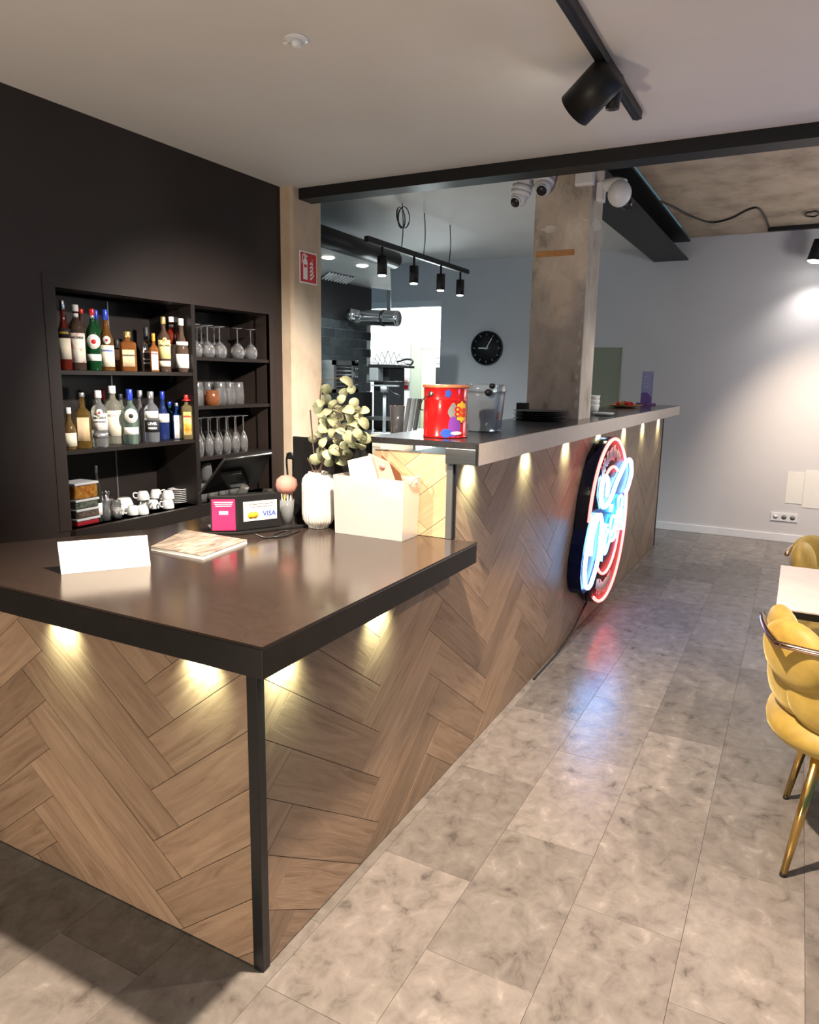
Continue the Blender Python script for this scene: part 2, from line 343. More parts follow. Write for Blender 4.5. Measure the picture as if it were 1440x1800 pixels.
def herring(half, vs, sz, anchor, rects, place, m, parent, thick=.006):
    """herringbone: half = distance of valley and peak, vs = vertical pitch, sz = slope; planks clipped to rect"""
    g = .0010
    wd = vs/sz/math.sqrt(2)/1.0; L_ = half*math.sqrt(2); s2 = math.sqrt(.5)
    def tr(a, b): return (anchor[0]+(a+b)*s2, anchor[1]+(b-a)*s2*sz)      # a along falling, b along rising
    for c in range(-9, 10):
        for r in range(-14, 15):
            for fall in (1, 0):
                # columns alternate: falling planks end at valley column, rising planks start there
                oa = c*L_+r*wd; ob = c*L_-r*wd
                if fall: a0, a1, b0, b1 = oa-L_, oa, ob, ob+wd
                else: a0, a1, b0, b1 = oa, oa+wd, ob, ob+L_
                q = [tr(a0+g, b0+g), tr(a1-g, b0+g), tr(a1-g, b1-g), tr(a0+g, b1-g)]
                qs = [k_ for k_ in (clip(q, *rc_) for rc_ in rects) if len(k_) >= 3]
                if not qs: continue
                q = qs[0] if len(qs) == 1 else q
                ar = abs(sum(q[i-1][0]*q[i][1]-q[i][0]*q[i-1][1] for i in range(len(q))))/2
                if ar < 2e-4: continue
                cx = sum(p[0] for p in q)/len(q); cz = sum(p[1] for p in q)/len(q)
                ang = math.atan2(-sz, 1) if fall else math.atan2(sz, 1); ca, sa = math.cos(-ang), math.sin(-ang)
                mb = MB(); th_ = thick+random.uniform(-.0006, .0006)
                for k_ in qs: mb.prism([((x-cx)*ca-(z-cz)*sa, (x-cx)*sa+(z-cz)*ca) for x, z in k_], 0, th_)
                o = obj('plank', mb, m, parent)
                o.matrix_local = place(cx, cz) @ Matrix.Rotation(ang, 4, 'Z')
FP = lambda y: (lambda x, z: Matrix(((1, 0, 0, x), (0, 0, -1, y), (0, 1, 0, z), (0, 0, 0, 1))))
SP = lambda x: (lambda y, z: Matrix(((0, 0, 1, x), (1, 0, 0, y), (0, 1, 0, z), (0, 0, 0, 1))))
herring(.513, .152, .76, (-.374, .393), [(LX, -.031, .004, H1B-.002)], FP(.008), 'wood', bc)
herring(.447, .156, .70, (.472, .472), [(.027, RY+.019, .004, H1B-.002), (RY+.019, CL-.021, .004, H2B-.002)], SP(-.008), 'wood', bc)
herring(.513, .152, .76, (-.20, 1.02), [(-.325, -.027, H1T+.001, H2B+.03)], FP(RY+.006), 'lightwood', bc)
# low worktop
lw = thing('low_worktop', 'dark brown glossy worktop on the lower till end of the bar', 'worktop')
poly = [(-1.31, -.09), (.094, -.09), (.094, 1.095), (.0, 1.079), (-.34, 1.079), (-.34, 1.13), (-1.04, 1.13), (-1.03, .65), (-1.28, .20)]
obj('top', MB().prism(poly, H1T-.006, H1T), 'top', lw)
obj('edge_band', MB().prism(poly, H1B, H1T-.006), 'edge', lw, bevel=.002)
hw = thing('high_worktop', 'long black worktop along the raised part of the bar', 'worktop')
HE = 5.80
hp = [(-.345, 1.065), (-.03, 1.065), (.10, RY-.012), (.10, HE), (-.36, HE), (-.36, 1.3)]
def ring_poly(z0, z1):
    return MB().box(-.345, .10, 1.062, 2.79, z0, z1).box(-.02, .10, 2.79, 3.07, z0, z1).box(-.36, .10, 3.07, HE, z0, z1)
obj('top', ring_poly(H2T-.022, H2T), 'htop', hw)
obj('core', MB().box(-.02, .092, RY+.02, HE-.01, H2B, H2T-.022), 'black', hw)
obj('fascia', MB().box(.092, .1005, RY-.02, HE, H2B, H2T-.003), 'fascia', hw)
obj('end_cap', MB().box(-.024, .092, RY-.024, RY+.02, H2B, H2T-.023), 'steel', hw, bevel=.002)
obj('corner_strip', MB().box(.092, .1012, RY-.026, RY-.0205, H2B, H2T-.003), 'post', hw)
obj('far_edge', MB().box(.02, .1005, HE, HE+.004, H2B, H2T-.003), 'htop', hw)
# led pucks below both worktops
n_ = 0
def puck(x, y, z, wh, pw=6, wall=(0, 0)):
    t = thing('puck_light', wh, 'lamp', (x, y, z), 0)
    obj('housing', MB().lathe([(.020, -.006), (.022, -.004), (.022, 0)], 20), 'alu', t); obj('lens', MB().lathe([(.016, -.0075), (.016, -.006)], 20), 'led', t)
    spot((x, y, z-.018), (x+wall[0], y+wall[1], z-.10), pw, 112, LED, .8, .012)
ords = ['first', 'second', 'third', 'fourth', 'fifth', 'sixth', 'seventh', 'eighth', 'ninth']
for i, x in enumerate((-.17, -.68, -1.15)): puck(x, -.040, H1B, '%s round led under the front of the low worktop from its corner' % ords[i], 6, (0, .10))
for i, y in enumerate((.10, .56)): puck(.044, y, H1B, '%s round led under the side of the low worktop from its corner' % ords[i], 6, (-.10, 0))
for i, y in enumerate((1.22, 1.86, 2.50, 3.20, 3.93, 4.62, 5.33)): puck(.044, y, H2B, '%s round led under the high worktop from the till end' % ords[i], 6, (-.10, 0))
# ================================================================== neon sign on the bar front
SX = .08
def sg(l, off, k): return [pt(off[0]+a/k, off[1]+b/k, 'x', SX) for a, b in l]
sy, sz_, sr = 3.265, .633, .506
sn = thing('neon_sign', 'round neon sign with red rings and blue white script on the bar front', 'sign', (0, sy, sz_))
def Ls(p, x=0): return V((SX+x, p.y-sy, p.z-sz_))
AXX = Matrix(((0, 0, 1, 0), (1, 0, 0, 0), (0, 1, 0, 0), (0, 0, 0, 1)))     # z of the mesh runs along +X, out of the bar
obj('case', MB().lathe([(sr+.012, .003), (sr+.012, SX-.012), (sr+.008, SX-.008)], 64, AXX, smooth=False), 'signdark', sn)
obj('red_face', MB().lathe([(sr+.004, SX-.008), (sr+.004, SX-.006)], 64, AXX), 'signface', sn)
def arc(r, a0, a1, n=40, x=0): return [V((SX+x, r*math.cos(math.radians(a0+(a1-a0)*i/n)), r*math.sin(math.radians(a0+(a1-a0)*i/n)))) for i in range(n+1)]
obj('red_outer_tube', MB().tube(arc(sr, 40, 172), .0095), 'neonred', sn)
obj('red_outer_tube', MB().tube(arc(sr, 14, -122), .0095), 'neonred', sn)
ir = .335
obj('red_inner_tube', MB().tube(arc(ir, 62, 130), .0085), 'neonred', sn)
obj('red_inner_tube', MB().tube(arc(ir, -16, -128), .0085), 'neonred', sn)
ZA, ZB = ((1000, 760), 11.25), ((1000, 900), 10)
OO = sg([(520, 40), (545, 180), (525, 450), (500, 700), (450, 950), (390, 1150), (340, 1290), (285, 1335), (255, 1270), (240, 1100), (255, 880), (295, 600), (345, 350), (395, 150), (440, 60), (480, 50), (465, 120), (420, 260), (380, 420), (358, 590), (345, 765)], *ZB)
SWO = sg([(712, 1260), (735, 1100), (735, 950), (700, 872), (650, 920), (610, 1090), (600, 1290), (635, 1470), (705, 1440), (800, 1290), (900, 1010), (1000, 790), (1080, 630), (1150, 535), (1195, 580), (1205, 790), (1170, 950), (1130, 1090), (1085, 1180)], *ZA)
def outline(ctr, off, x0, x1, m, name):           # raised blue letter back: a wide flat tube behind the neon
    mb = MB(); P = [Ls(p) for p in ctr]
    for i in range(len(P)-1): pass
    n = len(P); vs = []
    for i, p in enumerate(P):
        a = P[max(0, i-1)]; b = P[min(n-1, i+1)]; t = (b-a); t = V((0, t.y, t.z)).normalized(); q = V((0, -t.z, t.y))
        vs += [V((x0, (p+q*off).y, (p+q*off).z)), V((x1, (p+q*off).y, (p+q*off).z)), V((x1, (p-q*off).y, (p-q*off).z)), V((x0, (p-q*off).y, (p-q*off).z))]
    fs = [(i*4+j, i*4+(j+1) % 4, (i+1)*4+(j+1) % 4, (i+1)*4+j) for i in range(n-1) for j in range(4)]+[(3, 2, 1, 0), ((n-1)*4, (n-1)*4+1, (n-1)*4+2, (n-1)*4+3)]
    mb.add(vs, fs); return obj(name, mb, m, sn)
oc = V((0, 0, 0))
for p in OO[:16]: oc = oc+p/16
lob = [Ls(oc+(p-oc)*1.16) for p in OO[:15]]
obj('letter_back', MB().prism([(p.y, p.z) for p in lob], .003, SX-.004, AXX), 'signblue', sn)
sc_ = sg([(560, 1250), (600, 900), (690, 800), (780, 900), (900, 880), (1090, 560), (1160, 480), (1225, 600), (1225, 850), (1120, 1250), (1090, 1700), (960, 2300), (700, 2550), (640, 2450), (640, 1700)], *ZA)
obj('letter_back', MB().prism([(Ls(p).y, Ls(p).z) for p in sc_], .003, SX-.004, AXX), 'signblue', sn)
def neon(name, pts, r=.0085, k=5, x=.012, m='neonblue'): obj(name, MB().tube(curve([Ls(p, x) for p in pts], k), r), m, sn)
neon('letter_tube', OO, .0115, m='neonwhite'); neon('letter_tube', SWO, .0125, m='neonwhite')
cw = lambda l: sg(l, *ZB)
neon('letter_tube', cw([(530, 860), (552, 640), (590, 225), (600, 300), (632, 232), (652, 230)]))                    # r
neon('letter_tube', cw([(652, 300), (610, 480), (590, 720), (620, 690), (660, 560)]))                               # i
neon('letter_tube', cw([(660, 560), (740, 330), (790, 130), (745, 60), (700, 200), (690, 450), (725, 500), (775, 430)]))       # e
neon('letter_tube', cw([(775, 430), (800, 180), (820, -30), (800, 300), (840, 60), (880, -60), (900, -20), (870, 280), (905, 200)]))       # n
neon('letter_tube', sg([(905, 1860), (980, 1600), (1020, 1340), (1010, 1250), (960, 1280), (940, 1400), (960, 1700), (1020, 1900), (1055, 1780), (1075, 1450), (1090, 1180)], *ZA))  # t
dt = Ls(sg([(820, 1495)], *ZA)[0], .004); obj('letter_dot', MB().tube([dt+V((0, -.012, -.02)), dt+V((0, .01, .02))], .015), 'neonblue', sn)
mbt = MB()
rn = random.Random(3)
for a0, a1, r_ in ((62, 128, .42), (-122, -70, .42)):
    for i in range(16):
        a = math.radians(a0+(a1-a0)*i/15); h = rn.uniform(.02, .05)
        p = V((SX, r_*math.cos(a), r_*math.sin(a))); q = V((0, math.cos(a), math.sin(a)))
        mbt.tube([p-q*h, p+q*h+V((0, rn.uniform(-.01, .01), 0))], .0035, 5)
obj('thin_strokes', mbt, 'signwhite', sn, kind='stuff')
cb = thing('power_cable', 'thin dark cable running down to the floor under the neon sign', 'cable')
obj('wire', MB().tube(curve([(.01, 3.12, .13), (.012, 2.98, .09), (.014, 2.80, .04), (.016, 2.5, .008), (.014, 2.1, .006)], 5), .006), 'plastic', cb)
# ================================================================== bottles
CAMD = math.atan2(-.75, 1)                        # labels face the till
def shape(kind):
    S = {'wine': [(.94, 0), (1, .015), (1, .60), (.93, .68), (.60, .75), (.38, .80), (.34, .86), (.33, .97), (.37, .975), (.37, 1)],
         'rum': [(.95, 0), (1, .02), (1, .66), (.95, .71), (.75, .765), (.46, .81), (.36, .84), (.34, .96), (.38, .965), (.38, 1)],
         'taper': [(.95, 0), (1, .02), (1, .46), (.93, .55), (.72, .64), (.50, .72), (.38, .82), (.33, .95), (.36, .955), (.36, 1)],
         'square': [(.95, 0), (1, .02), (1, .62), (.93, .68), (.58, .73), (.36, .76), (.33, .80), (.33, .97), (.36, .975), (.36, 1)],
         'squat': [(.95, 0), (1, .02), (1, .72), (.94, .77), (.62, .80), (.36, .82), (.34, .85), (.34, .97), (.37, .975), (.37, 1)],
         'bell': [(.8, 0), (.84, .02), (1, .10), (1, .42), (.85, .56), (.52, .68), (.36, .76), (.33, .95), (.37, .955), (.37, 1)]}
    return S[kind]
def strip(R, z0, z1, a0, a1, sq=0, n=12, th=.0008):
    mb = MB(); vs = []
    for i in range(n+1):
        a = a0+(a1-a0)*i/n; r = R
        if sq: k = max(abs(math.cos(a)), abs(math.sin(a))); r = R*((1-sq)+sq*min(1/k, 1.25)*.97)
        for z, d in ((z0, th), (z1, th), (z1, 0), (z0, 0)): vs.append(((r+d)*math.cos(a), (r+d)*math.sin(a), z))
    fs = [(i*4+j, (i+1)*4+j, (i+1)*4+(j+1) % 4, i*4+(j+1) % 4) for i in range(n) for j in range(4)]
    return mb.add(vs, fs, True)
def bottle(u, vt, wpx, zs, X, kind, col, tr, cap, label, capf=.09, labels=(), face=None, txt=(), neck=None, disc=None):
    """u, vt: sight lines of the bottle's axis and top on the plane x = X; wpx its seen width; labels: (z0, z1, half-angle, material)"""
    y = pt(u, vt+40, 'x', X).y; Hh = pt(u, vt, 'x', X).z-zs; R = wpx/2*dep((X, y, zs+Hh/2))/FPX
    sq = .85 if kind in ('square', 'squat') else 0
    if sq: R *= .90
    fa = CAMD if face is None else face
    t = thing('bottle', label, 'bottle', (X, y, zs), fa)
    gm = T(col, tr) if not isinstance(col, str) else M[col]
    pr = shape(kind); body = [(r*R, z*Hh*(1-capf*.4)) for r, z in pr]
    obj('body', MB().lathe(body, 24 if not sq else 32, sq=sq), gm, t)
    cr = pr[-1][0]*R*1.12
    obj('cap', MB().lathe([(cr*.96, Hh*(1-capf)), (cr, Hh*(1-capf)+.001), (cr, Hh*.992), (cr*.9, Hh)], 16), cap if not isinstance(cap, str) else M[cap], t)
    if neck: obj('neck_band', MB().lathe([(pr[-3][0]*R*1.06, Hh*neck[0]), (pr[-3][0]*R*1.06, Hh*neck[1])], 16), M[neck[2]] if isinstance(neck[2], str) else neck[2], t)
    for z0, z1, ha, m in labels:
        obj('label', strip(R*1.004, Hh*z0, Hh*z1, -ha, ha, sq), m if not isinstance(m, str) else M[m], t)
    if disc:                                        # (z, radius factor, material, inner material)
        Xd = Matrix.Translation((R*1.01, 0, Hh*disc[0])) @ Matrix(((0, 0, 1, 0), (1, 0, 0, 0), (0, 1, 0, 0), (0, 0, 0, 1)))
        obj('round_label', MB().lathe([(R*disc[1], -.002), (R*disc[1], .0015)], 24, Xd @ Matrix.Diagonal((1, 1.15, 1, 1))), disc[2], t)
        obj('emblem', MB().lathe([(R*disc[1]*.36, .0015), (R*disc[1]*.36, .0025)], 16, Xd), disc[3], t)
    for s, zc, size, m in txt:
        Xt = Matrix.Translation((0, 0, Hh*zc)) @ Matrix(((0, 0, 1, 0), (1, 0, 0, 0), (0, 1, 0, 0), (0, 0, 0, 1)))
        if sq: lettering(s, size, m, t, Matrix.Translation((R*1.0+.002, 0, 0)) @ Xt, .0005, fit=1.4*R)
        else: lettering(s, size, m, t, Xt, .0005, 1, R*1.004+.0025, fit=1.7*R)
    return t
cream = noisy('cream_label', [(.76, .68, .50), (.82, .75, .58)], (40, 40, 40), .6); whitel = noisy('white_label', [(.78, .75, .68), (.84, .81, .75)], (40, 40, 40), .6)
yel = noisy('yellow_label', [(.78, .62, .22), (.82, .68, .30)], (40, 40, 40), .6); tan = noisy('tan_label', [(.66, .46, .26), (.72, .53, .33)], (40, 40, 40), .6)
floral = noisy('fruit_label', [(.82, .78, .68), (.82, .78, .68), (.80, .74, .62), (.60, .05, .05)], (30, 30, 30), .6); orng = noisy('orange_label', [(.75, .18, .03), (.85, .50, .08), (.85, .75, .4)], (35, 35, 35), .5)
blackl = mat('black_label', (.02, .02, .022), .5); silver = mat('silver_cap', (.6, .6, .62), .3, .8); redcap = mat('red_cap', (.5, .03, .03), .35, .3); bluecap = mat('blue_cap', (.03, .06, .45), .3, .3)
goldcap = mat('gold_cap', (.72, .55, .2), .3, .7); whitecap = mat('white_cap', (.82, .80, .76), .4); orcap = mat('orange_cap', (.75, .30, .03), .35, .2)
S1, S2, XF, XB = 1.497, 1.150, -1.80, -1.90
DK = (.16, .10, .07); GR = (.02, .16, .05); CL_ = (.95, .97, .95); AM = (.45, .16, .04); RD = (.45, .05, .02)
bottle(111, 528, 21, S1, XF, 'taper', RD, .8, 'chrome', 'red aperitif bottle with a chrome pourer and yellow lettering, leftmost on the top shelf', .13, [(.16, .46, 1.2, cream), (.47, .60, 1.4, 'ink')], txt=[('APEROL', .535, .026, 'yellow')])
bottle(134, 536, 26, S1, XF, 'rum', DK, .7, whitecap, 'dark bottle with a white fruit label and white cap, second on the top shelf', .10, [(.12, .57, 1.25, floral)], neck=(.80, .87, whitel), txt=[('BACARDI', .50, .017, 'ink')])
bottle(144, 543, 22, S1, -1.93, 'wine', DK, .7, redcap, 'red capped bottle in the back row behind the fruit label bottle', .08)
bottle(163, 543, 24, S1, XF, 'wine', GR, .75, redcap, 'green vermouth bottle with a white oval label and red cap', .10, [(.16, .27, 1.2, whitel)], disc=(.47, .92, whitel, 'red'), txt=[('MARTINI', .475, .0125, 'ink')], neck=(.84, .91, silver))
bottle(170, 545, 20, S1, -1.92, 'wine', GR, .7, bluecap, 'blue capped green bottle in the back row of the top shelf', .15)
bottle(186, 544, 25, S1, XF, 'taper', (.6, .25, .06), .85, bluecap, 'orange liqueur bottle with a cream bordered label and dark blue neck', .17, [(.07, .42, 1.15, cream)], disc=(.50, .5, whitel, 'red'), txt=[('COINTREAU', .33, .011, 'blue')])
bottle(207, 597, 24, S1, -1.91, 'squat', DK, .6, blackl, 'squat brown bottle with a small white label behind the square liqueur bottle', .22, [(.36, .68, .6, whitel)])
bottle(225, 583, 32, S1, XF, 'squat', AM, .7, goldcap, 'broad square amber liqueur bottle with a peach label and gold cap', .15, [(.12, .54, .62, tan)], txt=[('DISARONNO', .40, .0095, 'ink')])
bottle(258, 575, 24, S1, -1.835, 'square', DK, .5, blackl, 'square whiskey bottle with a black and white label and black neck', .28, [(.06, .62, .62, blackl)], txt=[('JACK', .50, .017, 'signwhite'), ("DANIEL'S", .44, .0115, 'signwhite'), ('Tennessee', .28, .013, 'signwhite'), ('WHISKEY', .19, .012, 'signwhite')])
bottle(271, 586, 17, S1, -1.775, 'square', AM, .6, orcap, 'square bottle with a bright orange cap and slanted red ribbon label', .20, [(.04, .52, .62, whitel)], txt=[('WALKER', .47, .011, 'red')])
bottle(288, 557, 21, S1, -1.80, 'wine', DK, .6, goldcap, 'dark rum bottle with a yellow label and gold cap on the top shelf', .13, [(.24, .58, 1.2, yel), (.10, .20, 1.0, cream)], disc=(.58, .35, yel, 'red'), txt=[('BACARDI', .48, .015, 'ink')])
bottle(302, 557, 22, S1, -1.865, 'rum', RD, .7, whitecap, 'reddish bottle with a plain cream label and white and red cap', .10, [(.06, .50, 1.2, floral)], neck=(.78, .86, whitel))
bottle(319, 560, 23, S1, -1.785, 'bell', DK, .55, whitecap, 'dark bottle with a wide white lower label and white cap, rightmost on the top shelf', .13, [(.08, .34, 1.2, whitel), (.50, .57, 1.0, whitel)])
# middle shelf
bottle(122, 716, 23, S2, XF, 'bell', (.5, .3, .1), .8, whitecap, 'short bottle with a cream square label, leftmost on the middle shelf', .15, [(.08, .40, 1.2, cream)])
bottle(145, 690, 29, S2, XF, 'square', (.55, .33, .08), .85, silver, 'square bottle of golden liquor with a tan label and long clear neck', .08, [(.14, .56, .66, tan)])
bottle(174, 686, 27, S2, XF, 'rum', CL_, .9, whitecap, 'clear rum bottle with a white label, red round emblem and white cap', .13, [(.30, .60, 1.2, whitel), (.16, .25, 1.1, silver)], disc=(.61, .42, whitel, 'red'), txt=[('BACARDI', .52, .018, 'ink'), ('CARTA BLANCA', .45, .008, 'ink')])
bottle(181, 684, 22, S2, -1.955, 'wine', DK, .6, redcap, 'dark bottle with a red and white neck behind the clear rum bottle', .20)
bottle(198, 678, 31, S2, -1.872, 'rum', (.9, .86, .68), .85, whitecap, 'tall pale bottle with a wide white cap and a floral cream label', .13, [(.14, .58, 1.2, cream)], txt=[('BACARDI', .50, .017, 'tabletop')])
bottle(229, 684, 25, S2, XF, 'wine', (.6, .8, .68), .9, bluecap, 'clear vermouth bottle with a white oval label and silver blue neck', .20, [(.18, .31, 1.2, whitel)], disc=(.52, .88, whitel, 'ink'), txt=[('MARTINI', .52, .013, 'red')])
bottle(213, 692, 22, S2, -1.965, 'wine', (.7, .75, .6), .85, blackl, 'pale bottle with a black cap in the back row of the middle shelf', .12)
bottle(247, 686, 23, S2, -1.868, 'taper', (.75, .72, .72), .9, silver, 'clear ribbed bottle with a silver collar and no label', .14, neck=(.80, .84, silver))
bottle(266, 688, 25, S2, XF, 'rum', (.85, .88, .92), .9, silver, 'clear vodka bottle with white lettering and a blue grey neck', .14, [(.48, .62, 1.0, whitel), (.20, .44, 1.2, blackl)], txt=[('LEVEL', .37, .018, 'signwhite'), ('VODKA', .28, .013, 'signwhite')])
bottle(286, 688, 21, S2, -1.866, 'taper', (.05, .09, .35), .75, bluecap, 'slim dark blue bottle with a white and blue band label', .16, [(.36, .54, 1.3, whitel)])
bottle(299, 706, 20, S2, -1.91, 'square', (.08, .35, .5), .85, bluecap, 'turquoise square bottle behind the white label gin', .10)
bottle(311.5, 708, 19, S2, -1.835, 'square', (.03, .10, .45), .75, silver, 'blue gin bottle with a tall white arched label', .10, [(.02, .66, .62, whitel)], disc=(.50, .22, whitel, 'ink'))
bottle(328, 694, 21, S2, -1.785, 'squat', (.7, .55, .25), .85, redcap, 'tequila bottle with an orange label and a red hat shaped cap', .10, [(.10, .62, .62, orng)], txt=[('SIERRA', .52, .012, 'red')])
hp_ = pt(325.5, 695, 'x', -1.785); hb = [o for o in C.objects if o.get('label', '').startswith('tequila')][0]
obj('hat_brim', MB().lathe([(.024, 0), (.025, .003), (.012, .009), (.010, .026), (.004, .030)], 18), redcap, hb, (0, 0, hp_.z-S2-.028))
# lower bay: wine bottle
S0 = .800
bottle(171, 818, 13, S0+.002, -1.79, 'wine', (.03, .03, .025), .3, blackl, 'dark wine bottle standing beside the stacked sweet boxes', .13, [(.12, .34, 1.2, whitel)], txt=[])
# shelves, divider, back seam, fittings (belong to the wall niche)
nf = thing('wall_shelf_unit', 'black shelf unit built into the dark wall niche', 'shelving', (W, 0, 0))
D0, D1 = 1.612, 1.640
obj('frame', MB().box(-.02, .004, NY0-.057, NY0, NZ0-.0, NZ1+.055).box(-.02, .004, NY0, NY1, NZ1, NZ1+.055).box(-.02, .004, NY1, NY1+.04, NZ0, NZ1+.055), 'darkwall', nf)
obj('divider', MB().box(-ND, .0, D0, D1, NZ0, NZ1), 'niche', nf)
for y0, y1, zs in ((NY0, D0, S1), (NY0, D0, S2)): obj('shelf', MB().box(-ND, -.004, y0, y1, zs-.018, zs), 'niche', nf)
for zs in (1.578, 1.322, 1.048): obj('shelf', MB().box(-ND, -.004, D1, NY1, zs-.018, zs), 'niche', nf)
obj('base_ledge', MB().box(-ND, .03, NY0, NY1, NZ0-.072, NZ0), 'niche', nf)
for y0, y1 in ((NY0, 1.345), (1.349, 1.80), (1.804, NY1)): obj('back_board', MB().box(-ND-.012, -ND, y0, y1, NZ0, NZ1), 'niche', nf)
for y in (1.347, 1.802): obj('seam_strip', MB().box(-ND-.003, -ND+.003, y-.004, y+.004, NZ0, NZ1), 'alu', nf)
# ================================================================== glasses on the right shelves
def stemglass(R, Hb, Hs, Rf, label, loc, group, flip=True):
    t = thing('stem_glass', label, 'glass', loc, 0, group)
    z0 = Hb+Hs
    def z(h): return z0-h if flip else h
    bowl = [(.0045, Hs-.006), (R*.45, Hs+.006), (R*.85, Hs+Hb*.28), (R, Hs+Hb*.5), (R*.97, Hs+Hb*.75), (R*.86, Hs+Hb), (R*.84, Hs+Hb), (R*.95, Hs+Hb*.75), (R*.97, Hs+Hb*.5), (R*.82, Hs+Hb*.29), (R*.42, Hs+.010), (.001, Hs+.006)]
    obj('bowl', MB().lathe([(r, z(h)) for r, h in bowl], 18), 'glass', t)
    obj('foot', MB().lathe([(r, z(h)) for r, h in ((Rf, 0), (Rf, .002), (.006, .006), (.0038, .014), (.0038, Hs-.006))], 18), 'glass', t)
    return t
def many(proto, spots, group):
    for i, (x, y, z) in enumerate(spots):
        if i == 0: proto.location = (x, y, z)
        else: dup(proto, (x, y, z), None, None, group)
g1 = stemglass(.040, .085, .085, .034, 'balloon wine glass stored upside down on the upper right shelf', (0, 0, 0), 'wine glasses on the upper right shelf')
many(g1, [(-1.80, 1.695, 1.578), (-1.80, 1.79, 1.578), (-1.80, 1.885, 1.578), (-1.80, 2.03, 1.578), (-1.80, 2.145, 1.578), (-1.89, 1.74, 1.578), (-1.89, 1.84, 1.578), (-1.89, 1.94, 1.578), (-1.98, 1.70, 1.578), (-1.98, 1.80, 1.578), (-1.98, 1.90, 1.578)], 'wine glasses on the upper right shelf')
def tumbler(R, h, label, group, m='glass', tap=.85):
    t = thing('tumbler', label, 'glass', (0, 0, 0), 0, group)
    obj('side', MB().lathe([(R, 0), (R*.98, h*.4), (R*tap, h*.97), (R*(tap-.05), h), (.001, h), (.001, h*.93), (R*(tap-.08), h*.93), (R*.92, h*.4), (R*.93, 0)], 18, amp=(.02, 9)), m, t)
    return t
g2 = tumbler(.034, .125, 'ribbed highball glass stored upside down on the middle right shelf', 'highball glasses on the middle right shelf')
many(g2, [(-1.79, 1.69, 1.322), (-1.79, 1.865, 1.322), (-1.79, 1.94, 1.322), (-1.79, 2.015, 1.322)]+[(-1.87, 1.70+.078*i, 1.322) for i in range(5)], 'highball glasses on the middle right shelf')
g3 = tumbler(.040, .082, 'amber whisky tumbler in front of the clear highballs', None, T((.75, .30, .12), .85))
g3.location = (-1.775, 1.785, 1.322)
g4 = stemglass(.026, .115, .095, .030, 'champagne flute stored upside down on the lower right shelf', (0, 0, 0), 'flutes on the lower right shelf')
many(g4, [(-1.79, 1.69+.072*i, 1.048) for i in range(6)]+[(-1.87, 1.72+.072*i, 1.048) for i in range(6)], 'flutes on the lower right shelf')
g5 = tumbler(.033, .10, 'small tumbler in the bottom bay behind the till screen', 'tumblers in the bottom bay')
many(g5, [(-1.79, 1.69+.085*i, S0) for i in range(5)]+[(-1.87, 1.69+.085*i, S0) for i in range(5)], 'tumblers in the bottom bay')
g6 = tumbler(.033, .10, 'small tumbler stacked on another in the bottom bay', 'upper tumblers in the bottom bay')
many(g6, [(-1.83, 1.69, S0+.103), (-1.83, 1.78, S0+.103)], 'upper tumblers in the bottom bay')
# ================================================================== lower left bay: sweet boxes, cups, saucers
def hx(u, v, X=-1.80): return pt(u, v, 'x', X).y
names = ['bottom', 'second from bottom', 'third from bottom', 'topmost']
fill = [mat('red_sweets', (.75, .03, .05), .5), noisy('dark_sweets', [(.05, .03, .03), (.45, .32, .25)], (60, 60, 60), .5), noisy('green_sweets', [(.05, .05, .05), (.45, .5, .38)], (60, 60, 60), .5), noisy('fruit_sweets', [(.4, .05, .02), (.75, .35, .05), (.9, .7, .2)], (45, 45, 45), .4)]
hts = [.036, .043, .043, .075]; zz = S0+.001
for i in range(4):
    t = thing('sweet_box', '%s clear sweet box of the stack in the left corner of the niche' % names[i], 'box', (-1.82, .945, zz), .05)
    h = hts[i]
    obj('tub', MB().box(-.055, .055, -.062, .062, 0, h-.012), T((1, 1, 1), 1, .02), t, bevel=.004); obj('sweets', MB().box(-.0535, .0535, -.0605, .0605, .002, h-.014), fill[i], t, bevel=.006)
    obj('lid', MB().box(-.059, .059, -.066, .066, h-.012, h-.001), 'frost', t, bevel=.003); zz += h+.0006
def cup(label, loc, rz, up=False, s=.78):
    t = thing('coffee_cup', label, 'cup', loc, rz)
    pr = [(.024, 0), (.030, .006), (.038, .028), (.041, .056), (.039, .058), (.036, .03), (.026, .009), (.001, .008)]
    if not up: pr = [(r, .058-z) for r, z in pr]
    obj('bowl', MB().lathe([(r*s, z*s) for r, z in pr], 22), 'porcelain', t)
    obj('handle', MB().tube(curve([V((.034, 0, .046))*s, V((.058, 0, .050))*s, V((.064, 0, .030))*s, V((.050, 0, .014))*s, V((.032, 0, .018))*s], 4), .0045*s, 8), 'porcelain', t)
    return t
cz = S0+.0008; CS = .78
cy = lambda u, X=-1.80: pt(100+u/5.143, 890, 'x', X).y
cup('front white cup on the shelf nearest the espresso glasses', (-1.775, cy(770, -1.775), cz), 2.6)
cup('white cup left of the front cup, handle turned left', (-1.80, cy(685), cz), -1.9)
cup('white cup with its handle toward the room, under the tilted cup row', (-1.85, cy(870, -1.85), cz), -.8)
cup('white cup at the right end of the lower cup row', (-1.79, cy(1005, -1.79), cz), -1.7)
cup('white cup in the lower row behind the handle cups', (-1.90, cy(960, -1.90), cz), .4)
cup('white cup of the lower row under the leftmost upper cup', (-1.90, cy(800, -1.90), cz), -1.2)
cup('leftmost cup of the upper cup row, handle left', (-1.885, cy(785, -1.885), cz+.0462), -2.0)
cup('middle cup of the upper cup row', (-1.875, cy(900, -1.875), cz+.0462), 1.1)
cup('rightmost cup of the upper cup row, beside the saucers', (-1.80, cy(1010, -1.80), cz+.0462), 2.4)
cup('large white cup upside down at the back of the shelf', (-1.92, cy(610, -1.92), cz), -1.6, s=1.15)
